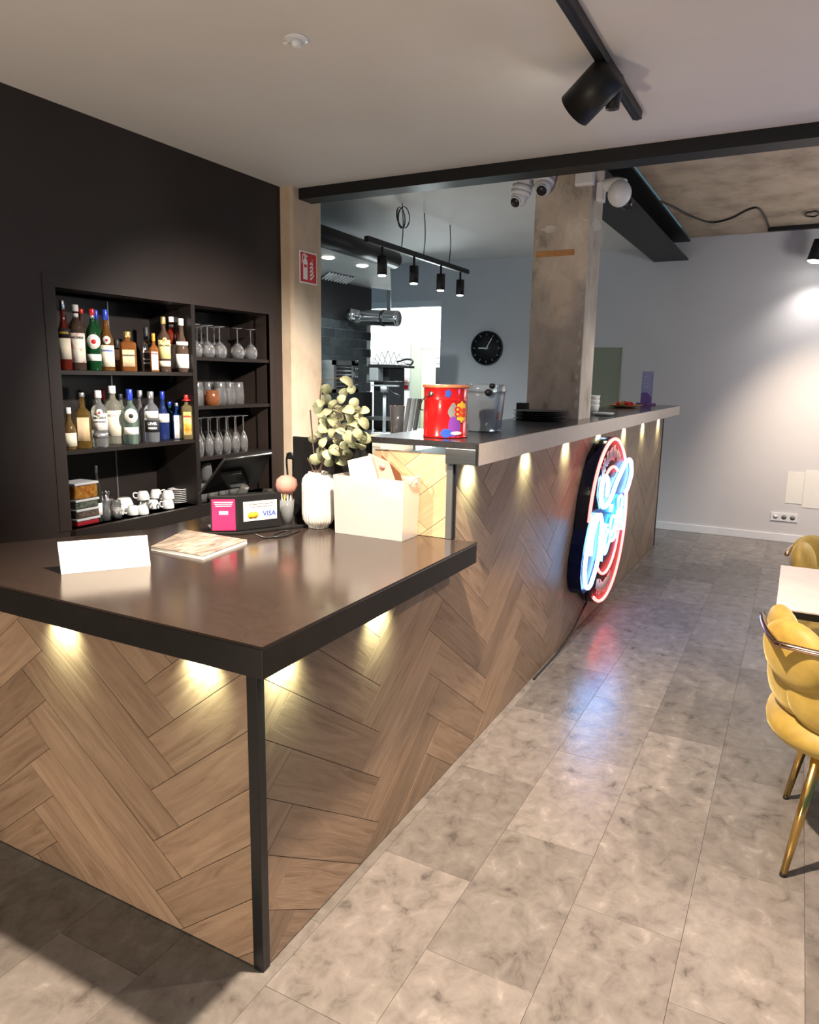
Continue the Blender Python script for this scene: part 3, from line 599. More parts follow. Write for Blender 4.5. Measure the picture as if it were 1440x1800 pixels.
cup('white cup standing behind the espresso glasses', (-1.86, cy(575, -1.86), cz), -1.2)
for i in range(8):
    t = thing('saucer', 'white saucer in the stack right of the cups', 'saucer', (-1.87, pt(313, 880, 'x', -1.87).y, S0+.0008+.0098*i), .5*i, 'saucers stacked beside the cups')
    obj('plate', MB().lathe([(.024, 0), (.026, .0025), (.044, .006), (.052, .0075), (.0525, .0090), (.044, .0082), (.026, .0045), (.001, .004)], 26), 'porcelain', t)
g7 = tumbler(.026, .085, 'small espresso glass beside the sweet boxes', 'espresso glasses in the niche')
many(g7, [(-1.80, cy(430), S0+.0008), (-1.87, cy(470, -1.87), S0+.0008), (-1.80, cy(535), S0+.0008)], 'espresso glasses in the niche')
for i in range(6):
    a = i*1.05
    tag(obj('spoon', MB().tube([(.006*math.cos(a), .006*math.sin(a), 0), (.020*math.cos(a), .020*math.sin(a), .12)], .002, 6).ball((.021*math.cos(a), .021*math.sin(a), .125), .007, 8, sc=(1, .6, 1.4)), 'chrome', None, (-1.80, cy(430), S0+.0067)),
        'steel spoon standing in the espresso glass by the sweet boxes', 'spoon', 'spoons in the espresso glass')
# ================================================================== things on the low worktop
ZT = H1T
ca, cb_ = V((-.763, .065, ZT)), V((-.622, .264, ZT)); du = (cb_-ca).normalized(); dn = V((-du.y, du.x, 0)); cl = (cb_-ca).length
top = pt(102, 953, 'x', ca.x+dn.x*.05).z; hh = top-ZT
tc_ = thing('tent_card', 'blank white tent card at the front of the till worktop', 'card', ca)
def slabquad(name, p, q, r, s, th, m, par):          # thin sheet with corners p q r s
    n = (q-p).cross(s-p).normalized()*th
    return obj(name, MB().add([p, q, r, s, p+n, q+n, r+n, s+n], [(3, 2, 1, 0), (4, 5, 6, 7), (0, 1, 5, 4), (1, 2, 6, 5), (2, 3, 7, 6), (3, 0, 4, 7)]), m, par)
A0, A1 = V((0, 0, .0005)), du*cl+V((0, 0, .0005)); T0, T1 = dn*.05+V((0, 0, hh))-du*.004, du*(cl-.0)+dn*.05+V((0, 0, hh)); B0, B1 = dn*.09+V((0, 0, .0005)), du*cl+dn*.09+V((0, 0, .0005))
slabquad('front_sheet', A0, A1, T1, T0, -.0012, 'paper', tc_); slabquad('back_sheet', B0, B1, T1, T0, .0012, 'paper', tc_)
mg = thing('magazine', 'magazine with a marbled brown cover lying beside the tent card', 'magazine', (-.70, .55, ZT))
mp = [(-.777, .407), (-.543, .402), (-.576, .65), (-.875, .66)]
mp = [(x+.70, y-.55) for x, y in mp]
obj('pages', MB().prism([(x*.99, y*.99) for x, y in mp], .001, .011), 'paper', mg); obj('cover', MB().prism(mp, .011, .0125), 'magazine', mg); obj('back_cover', MB().prism(mp, 0.0002, .001), 'paper', mg)
# card terminal box
tb = thing('payment_box', 'black box with a pink sign and a white card sign on the till', 'till device', (-.694, .738, ZT))
u1 = V((-.80, -.60, 0)).normalized(); u2 = V((.44, .90, 0)).normalized()
pb = [(0, 0), (u1*.098)[:2], (u1*.098+u2*.17)[:2], (u2*.17)[:2]]
zt = pt(425, 872, 'y', .738).z-ZT
obj('base_tray', MB().prism([(u1*.125-u2*.015)[:2], (-u1*.03-u2*.02)[:2], (-u1*.03+u2*.25)[:2], (u1*.125+u2*.25)[:2]], .0005, .012), 'plastic', tb, bevel=.003)
obj('case', MB().prism(pb, .0125, zt), 'plastic', tb, bevel=.004)
n1 = V((u1.y, -u1.x, 0)); n1 = n1 if n1.y < 0 else -n1
n2 = V((u2.y, -u2.x, 0)); n2 = n2 if n2.x > 0 else -n2
F1 = frame(u1*.049+n1*.0015+V((0, 0, .075)), -u1, (0, 0, 1)); F2 = frame(u2*.088+n2*.0015+V((0, 0, .08)), u2, (0, 0, 1))
obj('pink_sign', MB().box(-.041, .041, -.058, .056, -.0015, .0006, F1), 'pink', tb); obj('white_patch', MB().box(-.016, .016, .000, .013, .0006, .0012, F1), 'signwhite', tb)
mbp = MB()
for i in range(3): mbp.box(-.034+.003*i, .034-.003*i, .044-.007*i, .0465-.007*i, .0006, .0011, F1)
obj('text_lines', mbp, 'signwhite', tb)
obj('white_sign', MB().box(-.066, .066, -.034, .038, -.0015, .0006, F2), 'signwhite', tb)
lettering('VISA', .026, 'blue', tb, F2 @ Matrix.Translation((.035, -.012, .0012)), .0008); 
obj('yellow_mark', MB().lathe([(.013, .0006), (.013, .0012)], 20, F2 @ Matrix.Translation((-.038, -.013, 0))).lathe([(.013, .0006), (.013, .0013)], 20, F2 @ Matrix.Translation((-.022, -.013, 0))), 'yellow', tb)
mbp = MB()
for i in range(2): mbp.box(-.045, .05, .026-.010*i, .0275-.010*i, .0006, .0011, F2)
obj('text_lines', mbp, 'ink', tb)
cc = thing('charging_cable', 'black cable coiled in front of the payment box', 'cable', (0, 0, ZT))
obj('wire', MB().tube(curve([(-.60, .72, .017), (-.57, .74, .004), (-.545, .79, .004), (-.56, .87, .004), (-.585, .86, .004), (-.575, .79, .004), (-.555, .76, .0045), (-.53, .80, .004), (-.54, .90, .004)], 6), .0035), 'plastic', cc)
gc = thing('grey_stand', 'small grey acrylic sign stand left of the payment box', 'stand', (-.86, .77, ZT))
gu = V((.62, .78, 0)); gn = V((-.78, .62, 0))
slabquad('front_sheet', V((0, 0, .0005)), gu*.10+V((0, 0, .0005)), gu*.10+gn*.03+V((0, 0, .055)), gu*.06+gn*.03+V((0, 0, .055)), -.002, 'grey', gc); slabquad('foot', V((0, 0, .0003)), gu*.10+V((0, 0, .0003)), gu*.10+gn*.06+V((0, 0, .0003)), gn*.06+V((0, 0, .0003)), .0015, 'grey', gc)
# till touch screen seen from behind
ts = thing('till_screen', 'black touch screen till on a grey foot, seen from behind', 'till', (-1.0, 1.04, ZT))
q = [pt(395, 808, 'y', .98), pt(478, 797, 'y', 1.06), pt(452, 852, 'y', 1.13), pt(350, 870, 'y', 1.06)]
o_ = V((-1.0, 1.04, ZT)); q = [p-o_ for p in q]
slabquad('screen', q[0], q[1], q[2], q[3], .016, 'plastic', ts)
mid = (q[0]+q[1]+q[2]+q[3])/4; nn = (q[1]-q[0]).cross(q[3]-q[0]).normalized()
ex, ey = (q[1]-q[0]).normalized(), (q[0]-q[3]).normalized(); sn_ = 1 if nn.dot(CAM-o_) > 0 else -1
FB = frame(mid+nn*sn_*.004-ey*.03, ex, ey)
fz = 1 if FB.col[2].to_3d().dot(nn*sn_) > 0 else -1
obj('silver_edge', MB().tube([q[3]+ey*.003, q[0], q[1]], .0045, 8), 'alu', ts)
obj('hinge', MB().box(-.045, .045, -.05, .045, -.006*fz, .014*fz, FB), 'plastic', ts, bevel=.003); obj('port_cover', MB().box(-.028, .028, -.04, -.018, .014*fz, .018*fz, FB), 'steel', ts)
obj('foot', MB().tube(curve([mid+V((.03, .01, -.05)), V((.02, .03, .05)), V((.03, .03, .012))], 4), .018, 10).box(-.06, .10, -.03, .07, .0005, .012), 'grey', ts, bevel=.003)
# straw cup with pink tissue ball, dark tumbler
sc2 = thing('straw_cup', 'clear cup of wrapped straws topped with a pink tissue ball', 'cup', (-.655, .975, ZT))
obj('side', MB().lathe([(.022, 0.0005), (.030, .10), (.028, .10), (.020, .004), (.001, .004)], 20), 'jug', sc2)
for i in range(9):
    a = i*.7; o = obj('straw', MB().tube([(.010*math.cos(a), .010*math.sin(a), .006), (.020*math.cos(a), .020*math.sin(a), .124)], .0028, 6), ['offwhite', 'bush', 'offwhite', 'yellow'][i % 4], None, (-.655, .975, ZT))
    cn = ['white', 'pink', 'white', 'yellow'][i % 4]; tag(o, '%s wrapped straw in the cup under the pink tissue ball' % cn, 'straw', cn+' straws in the cup')
obj('tissue_ball', MB().lathe([(.018, .125), (.036, .135), (.041, .155), (.037, .178), (.020, .192), (.001, .196)], 22, amp=(.05, 9)), 'bush', sc2)
dtm = thing('dark_cup', 'dark ribbed cup between the payment box and the straw cup', 'cup', (-.722, .962, ZT))
obj('side', MB().lathe([(.026, .0005), (.034, .02), (.035, .11), (.030, .135), (.026, .135), (.03, .11), (.001, .02)], 22, amp=(.03, 10)), 'plastic', dtm)
# black board behind the vase
bd = thing('black_board', 'tall black screen standing upright behind the plant vase', 'screen', (-.655, 1.105, ZT))
bz = pt(517, 767, 'y', 1.105).z-ZT
obj('panel', MB().box(-.062, .30, -.006, .012, .012, bz), 'plastic', bd, bevel=.003); obj('base', MB().box(-.05, .28, -.012, .02, .0005, .012), 'plastic', bd)
kc = thing('hanging_cable', 'black cable looping over the left edge of the black screen', 'cable', (0, 0, 0))
obj('wire', MB().tube(curve([pt(518, 806, 'y', 1.128), pt(510, 796, 'y', 1.13), pt(504, 806, 'y', 1.13), pt(506, 840, 'y', 1.13), pt(508, 880, 'y', 1.13), V((-.75, 1.128, ZT+.004))], 6), .004), 'plastic', kc)
# ribbed vase with eucalyptus
vx, vy = -.575, 1.0
vc = pt(560, 905, 'y', vy); vx = vc.x; vR = 27.5/FPX*dep((vx, vy, 1.0)); vH = pt(560, 829, 'y', vy).z-ZT
vs = thing('plant_vase', 'white ribbed vase holding eucalyptus, beside the white bin', 'vase', (vx, vy, ZT))
obj('body', MB().lathe([(vR*.55, .0005), (vR*.62, .003), (vR*.62, .010), (vR*.80, .018), (vR*.95, .034), (vR, .06), (vR, vH-.045), (vR*.95, vH-.026), (vR*.78, vH-.012), (vR*.62, vH-.007), (vR*.60, vH), (vR*.54, vH), (vR*.56, vH-.02), (.001, vH-.03)], 224, amp=(.05, 28)), 'porcelain', vs)
pl = thing('eucalyptus', 'artificial eucalyptus branches with round grey green leaves in the ribbed vase', 'plant', (vx, vy, ZT+vH-.029))
lf = [(540, 180, 66), (590, 265, 45), (320, 370, 62), (235, 455, 62), (555, 480, 62), (505, 305, 50), (720, 490, 52), (610, 630, 66), (720, 625, 60), (300, 675, 66), (178, 790, 46), (290, 820, 54), (570, 775, 68), (725, 780, 64), (690, 870, 48), (270, 930, 62), (215, 1000, 64), (425, 910, 66), (550, 950, 56), (480, 1022, 58), (440, 560, 62), (335, 500, 48), (620, 405, 52), (480, 370, 46), (330, 262, 56), (640, 470, 40), (430, 640, 50), (655, 735, 52), (520, 640, 44), (280, 545, 50), (380, 730, 46), (440, 800, 50), (350, 1040, 48), (255, 520, 52), (400, 430, 56), (470, 700, 56), (600, 705, 54), (670, 560, 50), (385, 600, 54), (520, 860, 50), (330, 955, 52), (610, 850, 50), (260, 405, 48), (300, 610, 50), (455, 480, 52), (560, 560, 48), (340, 620, 48), (580, 560, 40), (250, 740, 42)]
stems = [[(0, 0, -.02), (-.01, -.01, .08), (-.02, -.01, .18), (-.02, -.02, .26)], [(0, 0, -.02), (.02, 0, .10), (.05, -.01, .20), (.07, -.01, .27)], [(0, 0, -.02), (0, .01, .12), (.005, 0, .25), (.02, 0, .37)], [(0, 0, -.02), (-.02, -.015, .05), (-.035, -.02, .08)], [(0, 0, -.02), (.03, -.02, .05), (.05, -.03, .11)]]
SP_ = []
for s_ in stems:
    cpts = curve(s_, 6); SP_ += cpts; obj('stem', MB().tube(cpts, .0028, 6), 'stem', pl)
o_ = V((vx, vy, ZT+vH-.029)); rn = random.Random(5)
for k, (x, y, s_) in enumerate(lf):
    yy = vy+rn.uniform(-.055, .035); p = pt(520+x/6, 640+y/6, 'y', yy)-o_; R = s_/6/FPX*2.6*1.1
    mb = MB(); n = 12; N_ = (CAM-o_).normalized(); N_ = (N_+V((rn.uniform(-.7, .7), rn.uniform(-.3, .5), rn.uniform(-.4, .9)))).normalized()
    near = min(SP_, key=lambda c: (c-p).length); dr_ = (p-near); ax = (dr_-N_*dr_.dot(N_)); ax = ax.normalized() if ax.length > 1e-5 else N_.orthogonal()
    bx = N_.cross(ax); ring = []
    for i in range(n):
        a = 2*PI*i/n; rx = R*1.12*math.cos(a); ry = R*.92*math.sin(a)*(1-.18*math.cos(a)); ring.append(p+ax*rx+bx*ry+N_*(.22*R*(abs(ry)/R)**2-.18*R*(rx/R)**2))
    th = N_*.0012
    mb.add([p]+ring+[p-th]+[q_-th for q_ in ring], [(0, 1+i, 1+(i+1) % n) for i in range(n)]+[(n+1, n+2+(i+1) % n, n+2+i) for i in range(n)]+[(1+i, n+2+i, n+2+(i+1) % n, 1+(i+1) % n) for i in range(n)], True)
    leaf = obj('leaf', mb, 'leaf', pl)
    obj('leaf_stalk', MB().tube([p-ax*R*1.0, (p-ax*R+near)/2+V((0, 0, -.004)), near], .0012, 5), 'stem', leaf)
# frosted bin with leaflets
bx0, bx1, by0, by1 = -.418, -.134, .955, 1.072
bh = pt(715, 846, 'y', by0).z-ZT
bn = thing('leaflet_bin', 'frosted white open bin full of leaflets at the end of the till worktop', 'bin', ((bx0+bx1)/2, (by0+by1)/2, ZT))
hw_, hd_ = (bx1-bx0)/2, (by1-by0)/2; fl_ = 1.045
def wallq(a, b, f=fl_): return [V((a[0], a[1], .003)), V((b[0], b[1], .003)), V((b[0]*f, b[1]*f, bh)), V((a[0]*f, a[1]*f, bh))]
c4 = [(-hw_, -hd_), (hw_, -hd_), (hw_, hd_), (-hw_, hd_)]
for i in range(4): slabquad('side_panel', *wallq(c4[i], c4[(i+1) % 4]), -.003, 'frost', bn)
obj('floor_panel', MB().box(-hw_, hw_, -hd_, hd_, .0004, .003), 'frost', bn)
obj('handle', MB().tube(curve([(hw_*1.04, -.02, bh-.02), (hw_*1.04+.016, -.02, bh+.004), (hw_*1.04+.016, .025, bh+.004), (hw_*1.04, .025, bh-.02)], 5), .004), 'frost', bn)
o_ = V(((bx0+bx1)/2, (by0+by1)/2, ZT))
peach = noisy('peach_leaflet', [(.66, .36, .28), (.74, .48, .40)], (14, 14, 14), .6); brown = mat('brown_leaflet', (.20, .085, .04), .6)
def leaflet(lbl, quad, y0, y1, m, th=.006):
    t = thing('leaflet', lbl, 'leaflet', o_)
    P = [pt(u, v, 'y', o_.y+(y0 if i in (0, 1) else y1))-o_ for i, (u, v) in enumerate(quad)]
    return slabquad('sheet', *P, th, m, t), t, P
s1, t1, P1 = leaflet('peach coloured folded leaflet leaning forward in the white bin', [(650, 905), (716, 905), (684, 812), (650, 797)], .0, -.02, peach, .01)
_, t2, P2 = leaflet('white folded leaflet in the left of the white bin', [(630, 912), (684, 912), (652, 800), (613, 809)], -.026, -.040, 'paper', .008)
leaflet('brown leaflet behind the peach one in the white bin', [(665, 900), (722, 900), (704, 832), (672, 800)], .03, .028, brown, .004)
ex = (P1[1]-P1[0]).normalized(); ey = (P1[3]-P1[0]).normalized()
Fm = frame((P1[2]+P1[3])/2-ey*.03+ex.cross(ey)*.014+ex*.02, ex, ey)
obj('emblem', MB().lathe([(.012, -.0005), (.012, .0006)], 20, Fm), 'bush', t1)
# ================================================================== things on the high worktop
ZH = H2T
def onhigh(u, v, z=ZH): return pt(u, v, 'z', z)
tin = thing('lollipop_tin', 'big red tin pail with a yellow flower logo at the end of the high worktop', 'pail', (0, 0, 0))
ty = 1.24; tcx = pt(783, 730, 'y', ty); tR = 39.5/FPX*dep((tcx.x, ty, 1.38)); tH = pt(783, 676, 'y', ty).z-ZH
tin.location = (tcx.x, ty, ZH); tin.rotation_euler = (0, 0, math.atan2(CAM.y-ty, CAM.x-tcx.x))
redtin = mat('red_tin', (.60, .010, .012), .22, .2, coat=.6)
obj('drum', MB().lathe([(tR*.98, .0006), (tR*1.0, .004), (tR*.97, .008), (tR*.97, tH*.70), (tR*.985, tH*.715), (tR*.97, tH*.73), (tR*.98, tH*.93), (tR*.98, tH-.012)], 48), redtin, tin)
obj('rim', MB().lathe([(tR*.985, tH-.012), (tR*1.03, tH-.010), (tR*1.03, tH-.002), (tR*.98, tH)], 48), mat('orange_rim', (.78, .28, .14), .3, .3), tin)
def onc(a, z): return Matrix.Rotation(a, 4, 'Z') @ Matrix.Translation((tR*.975, 0, z)) @ Matrix(((0, 0, 1, 0), (1, 0, 0, 0), (0, 1, 0, 0), (0, 0, 0, 1)))
def patch(name, pts, m, dz=.001):
    """flat print bent round the drum: pts (angle, z)"""
    n = len(pts); r0, r1 = tR*.986+dz, tR*.95
    vs = [(r0*math.cos(a), r0*math.sin(a), z) for a, z in pts]; cx = sum(p[0] for p in pts)/n; cz_ = sum(p[1] for p in pts)/n
    md = [((cx+a)/2, (cz_+z)/2) for a, z in pts]; vs += [(r0*math.cos(a), r0*math.sin(a), z) for a, z in md]+[(r0*math.cos(cx), r0*math.sin(cx), cz_)]
    fs = [(i, (i+1) % n, n+(i+1) % n, n+i) for i in range(n)]+[(n+i, n+(i+1) % n, 2*n) for i in range(n)]
    return obj(name, MB().add(vs, fs, True), m, tin)
def flower(ca_, cz_, ra, rz_, k=8): return [(ca_+ra*(1+.09*math.cos(k*2*PI*i/48))*math.cos(2*PI*i/48), cz_+rz_*(1+.09*math.cos(k*2*PI*i/48))*math.sin(2*PI*i/48)) for i in range(48)]
patch('purple_print', flower(.42, tH*.22, .30, tH*.19, 3), 'purple', .0010); patch('blue_print', flower(.05, tH*.10, .22, tH*.09, 2), 'blue', .0016)
patch('grey_print', flower(.35, tH*.50, .22, tH*.16, 4), 'grey', .0008); patch('blue_print', flower(.10, tH*.84, .13, tH*.07, 5), 'blue', .0012); patch('white_print', flower(.52, tH*.10, .25, tH*.035, 2), 'signwhite', .0022)
patch('flower_logo', flower(.78, tH*.50, .31, tH*.19, 8), 'yellow', .0020)
for s_, zc in (('Chupa', .545), ('Chups', .455)): lettering(s_, .025, 'red', tin, Matrix.Rotation(.78, 4, 'Z') @ Matrix.Translation((0, 0, tH*zc)) @ Matrix(((0, 0, 1, 0), (1, 0, 0, 0), (0, 1, 0, 0), (0, 0, 0, 1))), .0012, 1, tR*.986+.0035)
hang = Matrix.Rotation(-.70, 4, 'Z'); hp3 = hang @ V((tR, 0, tH*.83))
obj('handle_lug', MB().lathe([(.009, -.002), (.011, .002), (.006, .006)], 16, Matrix.Rotation(-.70, 4, 'Z') @ Matrix.Translation((tR*.98, 0, tH*.83)) @ Matrix.Rotation(PI/2, 4, 'Y')), 'steel', tin)
obj('bail_handle', MB().tube(curve([hp3+V((.006, 0, 0)), Matrix.Rotation(-1.2, 4, 'Z') @ V((tR*1.1, 0, tH*.70)), Matrix.Rotation(-1.9, 4, 'Z') @ V((tR*1.14, 0, tH*.5)), Matrix.Rotation(-2.6, 4, 'Z') @ V((tR*1.08, 0, tH*.62)), Matrix.Rotation(-3.4, 4, 'Z') @ V((tR*1.0, 0, tH*.83))], 8), .0022, 6), 'steel', tin)
jg = thing('clear_jar', 'clear plastic storage jar with a black clasp behind the red tin', 'jar', (-.235, 1.62, ZH))
jy = 1.62; jx = pt(853, 720, 'y', jy).x; jw = 33/FPX*dep((jx, jy, 1.4)); jh = pt(853, 672, 'y', jy).z-ZH; jg.location = (jx, jy, ZH); jg.rotation_euler = (0, 0, .1)
obj('tub', MB().lathe([(jw*.80, .0006), (jw*.84, .006), (jw*.98, jh*.72), (jw*1.0, jh*.8), (jw*.95, jh*.8), (jw*.93, jh*.72), (jw*.80, .012), (.001, .01)], 32, sq=.7), 'jug', jg)
obj('lid', MB().lathe([(jw*1.02, jh*.805), (jw*1.05, jh*.83), (jw*1.0, jh*.95), (jw*.9, jh*.965), (.001, jh*.97)], 32, sq=.7), 'jug', jg)
obj('scoop', MB().lathe([(.02, .015), (.028, jh*.35), (.032, jh*.6), (.03, jh*.6), (.024, jh*.3), (.001, .02)], 16), 'jug', jg)
obj('clasp', MB().cyl((jw*.45, -jw*.92, jh*.80), (jw*.45, -jw*1.12, jh*.80), .014).cyl((jw*.62, -jw*.85, jh*.93), (jw*.62, -jw*1.05, jh*.93), .011), 'plastic', jg)
obj('label_sticker', MB().box(jw*.86, jw*.93, -jw*.55, -jw*.3, jh*.25, jh*.40), 'bush', jg)
# black plates in front of the pillar
for i in range(5):
    p = V((-.17+.008*(i % 2), 2.56, ZH+.0006+.0105*i))
    t = thing('serving_plate', 'black round serving plate in the stack before the pillar', 'plate', p, .3*i, 'black plates stacked before the pillar')
    obj('plate', MB().lathe([(.085, 0), (.095, .002), (.140, .008), (.146, .0098), (.144, .0102), (.10, .0055), (.001, .005)], 36), 'plastic', t)
bm = thing('black_box', 'small black box on the worktop left of the pillar', 'box', (-.325, 2.72, ZH))
obj('case', MB().box(-.03, .028, -.025, .03, .0006, .085), 'plastic', bm, bevel=.003)
# cups beyond the pillar, snack plate, clear stand
for i in range(3): tag(obj('paper_cup', MB().lathe([(.030, .0006), (.040, .06), (.041, .064), (.039, .064), (.0385, .06), (.029, .028), (.001, .028)], 20), 'paper', None, (-.10, 3.42, ZH+.0285*i)), '%s white paper cup of the stack right behind the pillar' % ['bottom', 'middle', 'topmost'][i], 'cup', 'paper cups behind the pillar')
dd = thing('white_dish', 'small white dish lying beside the paper cups', 'dish', (-.015, 3.35, ZH)); obj('plate', MB().lathe([(.04, .0006), (.05, .003), (.068, .018), (.066, .019), (.001, .008)], 26), 'porcelain', dd)
sd = thing('snack_plate', 'orange rimmed plate with red snacks near the far end of the bar', 'plate', (-.20, 4.85, ZH))
obj('plate', MB().lathe([(.07, .0006), (.09, .004), (.15, .022), (.148, .024), (.001, .008)], 32), 'orange', sd)
for i in range(7): tag(obj('snack', MB().ball((.05*math.cos(i*.9), .05*math.sin(i*.9), .030+.003*(i % 3)), .021, 10, sc=(1.2, .9, .8)), ['red', 'orange'][i % 2], None, (-.20, 4.85, ZH)), '%s snack on the orange rimmed plate by the far bar end' % ['red', 'orange'][i % 2], 'snack', '%s snacks on the plate' % ['red', 'orange'][i % 2])
ps = thing('acrylic_stand', 'clear acrylic menu stand with a purple base at the far bar end', 'stand', (-.17, 5.62, ZH), -.75)
obj('sheet', MB().box(-.075, .075, -.004, .004, .02, .30), mat('lilac_acrylic', (.62, .55, .85), .1, trans=.75), ps); obj('foot', MB().box(-.08, .08, -.05, .05, .0006, .02), mat('violet_acrylic', (.30, .10, .35), .2, trans=.3), ps, bevel=.004)
obj('violet_print', MB().prism([(-.075, .02), (.075, .02), (.075, .075), (.02, .11), (-.05, .115), (-.075, .10)], -.0055, -.0042, Matrix(((1, 0, 0, 0), (0, 0, 1, 0), (0, 1, 0, 0), (0, 0, 0, 1)))), 'purple', ps)
mbp = MB()
for i in range(4): mbp.box(-.04, .04, -.0055, -.0045, .16+.03*i, .164+.03*i)
obj('text_lines', mbp, 'signwhite', ps)
# ================================================================== security cameras and box on the pillar
def turret(label, base, nrm, look, r, arm=False):
    nrm = V(nrm).normalized(); look = V(look).normalized()
    t = thing('security_camera', label, 'camera', base)
    obj('base', MB().cyl((0, 0, 0), nrm*.028, r*1.0).cyl(nrm*.028, nrm*.05, r*1.02, r*.92), 'offwhite', t)
    c = nrm*.06+look*.012
    bl = obj('ball_head', MB().ball(c, r*.80, 20), 'offwhite', t)
    obj('eye_ring', MB().cyl(c+look*r*.55, c+look*r*.80, r*.56, r*.54, 22), 'offwhite', t); obj('lens', MB().cyl(c+look*r*.79, c+look*r*.84, r*.48, r*.46, 22), 'plastic', t)
    return t
p = pt(958, 318, 'y', py0-.03); turret('white dome camera on the front of the concrete pillar', (p.x, py0-.034, p.z+.025), (0, -.35, -1), (.12, -.75, -.55), .058)
obj('bracket', MB().box(-.05, .05, -.002, .034, .0, .03), 'offwhite', [o for o in C.objects if o.get('label', '').startswith('white dome camera on the front')][0])
p = pt(919, 338, 'x', px0-.05); turret('white dome camera on the left side of the concrete pillar', (px0-.052, p.y, p.z+.03), (-.2, -.1, -1), (-.15, -.75, -.55), .055)
obj('bracket', MB().box(-.02, .052, -.04, .04, .0, .03), 'offwhite', [o for o in C.objects if o.get('label', '').startswith('white dome camera on the left')][0])
jb = thing('junction_box', 'white square junction box high on the pillar front', 'box', (pt(1032, 310, 'y', py0-.02).x-.01, py0, pt(1032, 310, 'y', py0-.02).z))
obj('case', MB().box(-.05, .05, -.034, 0, -.045, .045), 'offwhite', jb, bevel=.004); obj('lid_edge', MB().box(-.046, .046, -.040, -.034, -.038, .05), 'offwhite', jb, bevel=.003)
p = pt(1083, 336, 'x', px1+.10)
wc = thing('security_camera', 'white wall camera on the right side of the concrete pillar seen from its back', 'camera', (px1+.0005, py0+.11, p.z))
obj('arm', MB().box(0, .04, -.035, .035, -.05, .05).tube(curve([(.03, 0, .03), (.10, -.01, .035), (.15, -.02, .02)], 5), .032, 12), 'offwhite', wc, bevel=.006)
obj('ball_head', MB().ball((.125, -.02, -.02), .062, 20, sc=(1, 1, 1.1)), 'offwhite', wc); obj('lens', MB().cyl((.15, .015, -.055), (.165, .035, -.07), .032), 'plastic', wc)
# ================================================================== fire extinguisher sign
es_ = thing('extinguisher_sign', 'red fire extinguisher sign on the pale concrete pilaster', 'sign', (-1.6545, 2.515, 2.13))
FS = Matrix(((0, 0, 1, 0), (1, 0, 0, 0), (0, 1, 0, 0), (0, 0, 0, 1)))
obj('board', MB().box(-.089, .089, -.093, .093, .0005, .004, FS), 'signwhite', es_); obj('red_field', MB().box(-.080, .080, -.084, .084, .004, .0048, FS), 'red', es_)
mbx = MB(); mbx.prism([(-.055, -.070), (-.012, -.070), (-.012, .035), (-.020, .050), (-.046, .050), (-.055, .035)], .0048, .0056, FS)
mbx.prism([(-.040, .050), (-.026, .050), (-.024, .066), (-.042, .066)], .0048, .0056, FS).prism([(-.060, .072), (-.012, .060), (-.012, .068), (-.040, .078)], .0048, .0056, FS).prism([(-.060, .072), (-.052, .072), (-.064, .020), (-.070, .022)], .0048, .0056, FS)
obj('extinguisher_symbol', mbx, 'signwhite', es_); obj('gauge_patch', MB().box(-.046, -.020, .0, .016, .0056, .006, FS), 'red', es_)
mbx = MB()
for i in range(5):
    z = -.070+.022*i; mbx.prism([(.012, z), (.030, z+.004), (.056-.004*i, z+.030), (.050-.004*i, z+.040), (.036, z+.022), (.016, z+.014)], .0048, .0056, FS)
obj('flame_symbol', mbx, 'signwhite', es_)
# ================================================================== ceiling pieces
sdp = pt(521, 68, 'z', H)
sd2 = thing('ceiling_sensor', 'small white round sensor on the white ceiling', 'sensor', sdp)
obj('base', MB().lathe([(.026, -.006), (.040, -.004), (.040, -.0005)], 24), 'offwhite', sd2); obj('nozzle', MB().lathe([(.008, -.026), (.016, -.022), (.018, -.006)], 16).box(-.05, -.03, -.006, .006, -.010, -.004), 'offwhite', sd2)
tk = thing('track_light', 'black ceiling track with one cylindrical spot head', 'lamp', (.362, 0, H))
TE = 1.99
obj('track', MB().box(-.018, .018, -3.0, TE, -.034, -.0005), 'black', tk, bevel=.002); obj('track_slot', MB().box(-.006, .006, -3.0, TE+.001, -.0355, -.030), 'plastic', tk)
o_ = V((.362, 0, H)); hc = pt(1043, 160, 'x', .33)
ax = (RGT*-.55-UPV*.38+FWD*.66).normalized(); hc = hc-o_
hd = obj('spot_head', MB().cyl(hc-ax*.085, hc+ax*.085, .064, .064, 32).cyl(hc+ax*.085, hc+ax*.080, .064, .056, 32), 'black', tk)
obj('lens', MB().cyl(hc+ax*.0805, hc+ax*.0855, .05, .05, 24), 'lens', hd)
sid = hc+V((.045, .02, 0))
obj('arm', MB().box(-.013, .013, hc.y-.05, hc.y+.05, -.055, -.034).tube([(0, hc.y, -.05), (0.0, hc.y, hc.z+.01)], .012).cyl((0.015, hc.y+.09, -.036), (.015, hc.y+.09, -.14), .030, .024, 16), 'black', tk)
